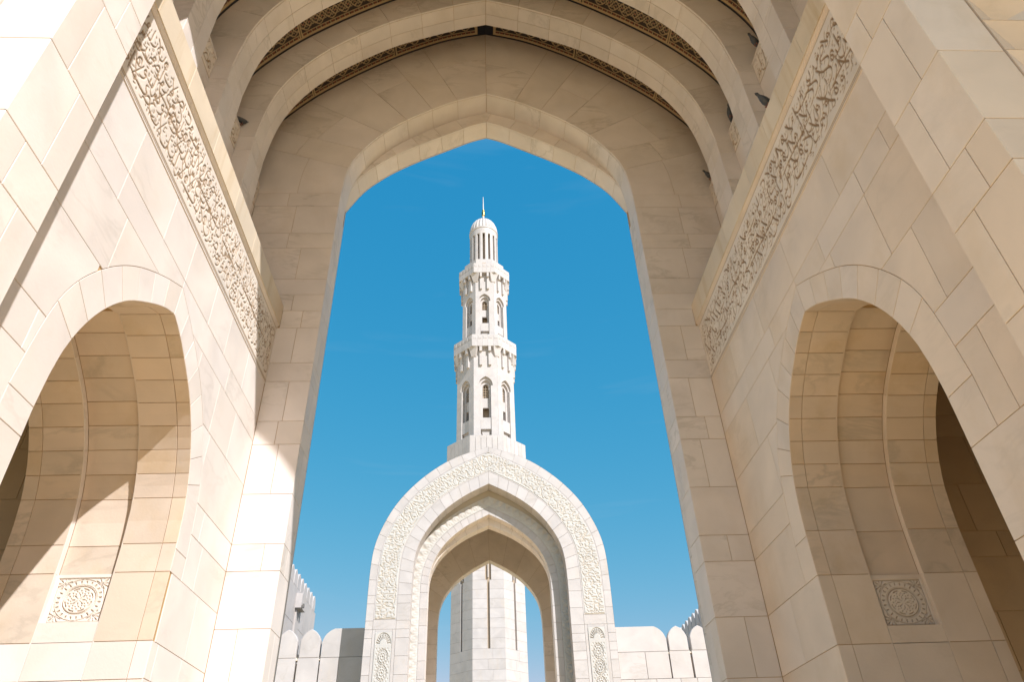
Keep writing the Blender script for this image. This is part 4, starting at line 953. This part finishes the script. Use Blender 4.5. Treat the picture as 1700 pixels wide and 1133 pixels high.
    stage(3.30, 61.0, 73.9, 61.9, 68, 69.9, .86, 'up'); balcony(3.9, 73.7, 75.6, 3.30)
    octo(3.05, 75.2, 77.2, 'drum_base'); 
    fr = fframe(0, 3.05); mb = MB(); mb.prism([(-.3, 76.0), (.3, 76.0), (.3, 76.45), (-.3, 76.45)], fr, -.003, .02); mb.build('drum_vent', m_mortar, t)
    # lantern: ring of piers with round-headed slots, fluted dome
    rl = 2.28; octo(1.55, 77, 84.5, 'lantern_core', m_slot); nsl = 16
    for k in range(nsl):
        a0 = 2 * math.pi * (k + .5) / nsl; mb = MB(); wv = .25
        for rr0, rr1 in ((rl - .5, rl),):
            vs = []
            for zz_ in (77.2, 84.3):
                for a, rr in ((a0 - wv / rl, rr1), (a0, rr1 + .03), (a0 + wv / rl, rr1), (a0 + wv / rl * .9, rr0), (a0 - wv / rl * .9, rr0)): vs.append((cx + rr * math.cos(a), cy + rr * math.sin(a), zz_))
            mb.add(vs, [(0, 1, 2, 3, 4)[::-1], (5, 6, 7, 8, 9)] + [(i, (i + 1) % 5, (i + 1) % 5 + 5, i + 5) for i in range(5)])
        mb.build('lantern_pier', m_ext, t)
    mb = MB(); mb.lathe([(rl - .3, 83.75), (rl + .02, 83.75), (rl + .02, 85.0), (rl + .10, 85.05), (rl + .10, 85.3), (rl - .2, 85.32)], cx, cy, 48); mb.build('lantern_ring', m_ext, t); mb = MB(); mb.lathe([(rl + .1, 77.1), (rl + .1, 77.75), (rl - .3, 77.8)], cx, cy, 48); mb.build('lantern_sill', m_ext, t)
    mb = MB(); pr = [(rl * .97 * math.cos(a) ** .85 if a < 1.5 else .12, 85.3 + 3.3 * math.sin(a)) for a in np.linspace(0, 1.53, 14)]; mb.lathe(pr, cx, cy, 96, flute=24, amp=.07); mb.build('dome', m_ext, t, smooth=False)
    fin = MB(); fin.lathe([(.42, 88.4), (.30, 88.7), (.20, 89.2), (.17, 89.9), (.1, 90.0)], cx, cy, 16); f1 = fin.build('finial', m_ext, t, smooth=True)
    gb = MB(); gb.lathe([(.12, 89.9), (.34, 90.15), (.12, 90.4), (.30, 90.7), (.24, 90.95), (.1, 91.1), (.22, 91.3), (.08, 91.5)], cx, cy, 16); gb.build('gold_ball', m_gold, f1, smooth=True)
    sp = MB(); sp.lathe([(.11, 91.4), (.09, 92.8), (.05, 94.7)], cx, cy, 8); sp.build('spike', m_metal, f1)
    return t
minaret()

# ------------------------------------------------------------------ crenellated court walls and wings
def merlon_poly(x, z0, z1, w):
    p = Prof([(0, z1), (w * .42, z1 - w * .22), (w * .8, z1 - w * .62), (w, z1 - w * 1.1)], x)
    return [(x - w, z0), (x + w, z0)] + [(x + q[0], q[1]) for q in p.q[::-1]] + [(x - q[0], q[1]) for q in p.q[1:]]
def court_wall(sg, x_plain, lab, seed):
    r = random.Random(seed); t = thing('court_wall', lab, 'wall', group='crenellated court walls'); y = 43.2; fr = wallframe_y(y); zb, zt = (10.70, 12.10) if sg > 0 else (10.85, 12.42)
    xa, xb = sorted((sg * 6.4 + .3, sg * 21.0)); mb = MB(); mb.box((xa, y + .03, 0), (xb, y + .9, 9.2)); mb.box((xa, y + .25, 9.2), (xb, y + .9, zb - .25)); mb.build('wall_core', m_mortar_l, t)
    zz = [6.4, 7.33, 7.8, 8.7, 9.25]
    for i in range(len(zz) - 1):
        cuts = row_cuts(7.0, 19.0, 1.0, 1.8, r)
        for a, b in zip(cuts[:-1], cuts[1:]): piece('stone_block', [(sg * a + .3, zz[i]), (sg * b + .3, zz[i]), (sg * b + .3, zz[i + 1]), (sg * a + .3, zz[i + 1])], fr, m_ext, t, gap=.012)
    x = x_plain
    for a, b in ((6.9, .5 * (6.9 + x)), (.5 * (6.9 + x), x - .66)): piece('stone_block', [(sg * a + .3, 9.25), (sg * b + .3, 9.25), (sg * b + .3, zb), (sg * a + .3, zb)], fr, m_ext, t, gap=.012, depth=.5)
    # the plain stretch ends in half a merlon
    hp = [(sg * 6.9 + .3, zb), (sg * (x - .66) + .3, zb)] + [(sg * (x - .66 - .66 + q[0]) + .3, q[1]) for q in Prof([(0, zt), (.28, zt - .14), (.53, zt - .4), (.66, zt - .73)]).q[::-1]] + [(sg * 6.9 + .3, zt)]
    piece('parapet_stone', hp, fr, m_ext, t, gap=.01, depth=.5)
    while x < 19:
        piece('merlon', [(p[0] if sg > 0 else p[0], p[1]) for p in merlon_poly(sg * x + .3, zb, zt, .57)], fr, m_ext, t, gap=.004, depth=.45, bev=.03)
        piece('merlon_base', [(sg * x + .3 - .60, 9.25), (sg * x + .3 + .60, 9.25), (sg * x + .3 + .60, zb), (sg * x + .3 - .60, zb)], fr, m_ext, t, gap=.004, depth=.3)
        mb = MB(); xs = sg * (x - .655) + .3; mb.add([(xs - .13, y + .02, zb - .12), (xs + .13, y + .02, zb - .12), (xs + .13, y + .5, zb + .30), (xs - .13, y + .5, zb + .30), (xs - .13, y + .5, zb - .12), (xs + .13, y + .5, zb - .12)], [(0, 1, 2, 3), (0, 4, 5, 1), (1, 5, 2), (0, 3, 4), (3, 2, 5, 4)]); mb.build('gap_wedge', m_corn, t)
        x += 1.31
    return t
court_wall(-1, 10.32, 'crenellated court wall left of the second gate, part in its shadow', 61)
court_wall(1, 10.95, 'sunlit crenellated court wall right of the second gate with rounded merlons', 62)
def wing(x, sg, y0, y1, zt, lab, seed):
    r = random.Random(seed); t = thing('court_wing', lab, 'building', group='taller wings behind the court walls'); fr = wallframe_x(x, -sg)
    mb = MB(); xa, xb = sorted((x + sg * .03, x + sg * 6)); mb.box((xa, y0, 0), (xb, y1, zt - 1.0)); mb.build('wing_core', m_mortar_l, t)
    zz = [8, 9.4, 10.8, 12.2, 13.6, zt - 1.0]
    zz = [z for z in zz if z < zt - .9]
    if zz[-1] < zt - 1.01: zz.append(zt - 1.0)
    for i in range(len(zz) - 1):
        cuts = row_cuts(y0, y1, 1.5, 2.6, r)
        for a, b in zip(cuts[:-1], cuts[1:]): piece('stone_block', [(a, zz[i]), (b, zz[i]), (b, zz[i + 1]), (a, zz[i + 1])], fr, m_ext, t, gap=.012)
    mb = MB(); mb.prism([(y0 + .1, zt - 1.0), (y1 - .05, zt - 1.0), (y1 - .05, zt - .35), (y0 + .1, zt - .35)], fr, .1, .5); mb.build('parapet_wall', m_ext, t)
    yy = y0 + .5
    while yy < y1 - .3:
        piece('merlon', merlon_poly(yy, zt - 1.02, zt, .43), fr, m_ext, t, gap=.004, depth=.45, bev=.03); yy += .98
    return t
wing(-12.0, -1, 43.6 + .6, 52.4, 16.75, 'tall crenellated wing behind the left court wall, in full sun', 64)
wing(14.5, 1, 43.6 + .6, 57.5, 14.7, 'shaded crenellated wing behind the right court wall', 65)
tw = thing('wing_pilaster', 'square pilaster with a projecting cap in front of the left wing', 'pilaster')
mb = MB(); mb.box((-12.75, 46.6, 0), (-11.9, 47.4, 14.55)); mb.build('shaft', m_ext, tw)
mb = MB(); mb.box((-12.95, 46.4, 14.55), (-11.62, 47.6, 15.45)); mb.build('cap', m_ext, tw)
fl = MB(); fl.box((-11.62, 46.5, 14.66), (-11.56, 46.56, 14.70)); fl.box((-11.57, 46.42, 14.54), (-11.46, 46.6, 14.78)); fx_ = thing('floodlight', 'small dark floodlight fixed to the pilaster cap at the left', 'floodlight'); fl.build('lamp_housing', m_lamp, fx_)
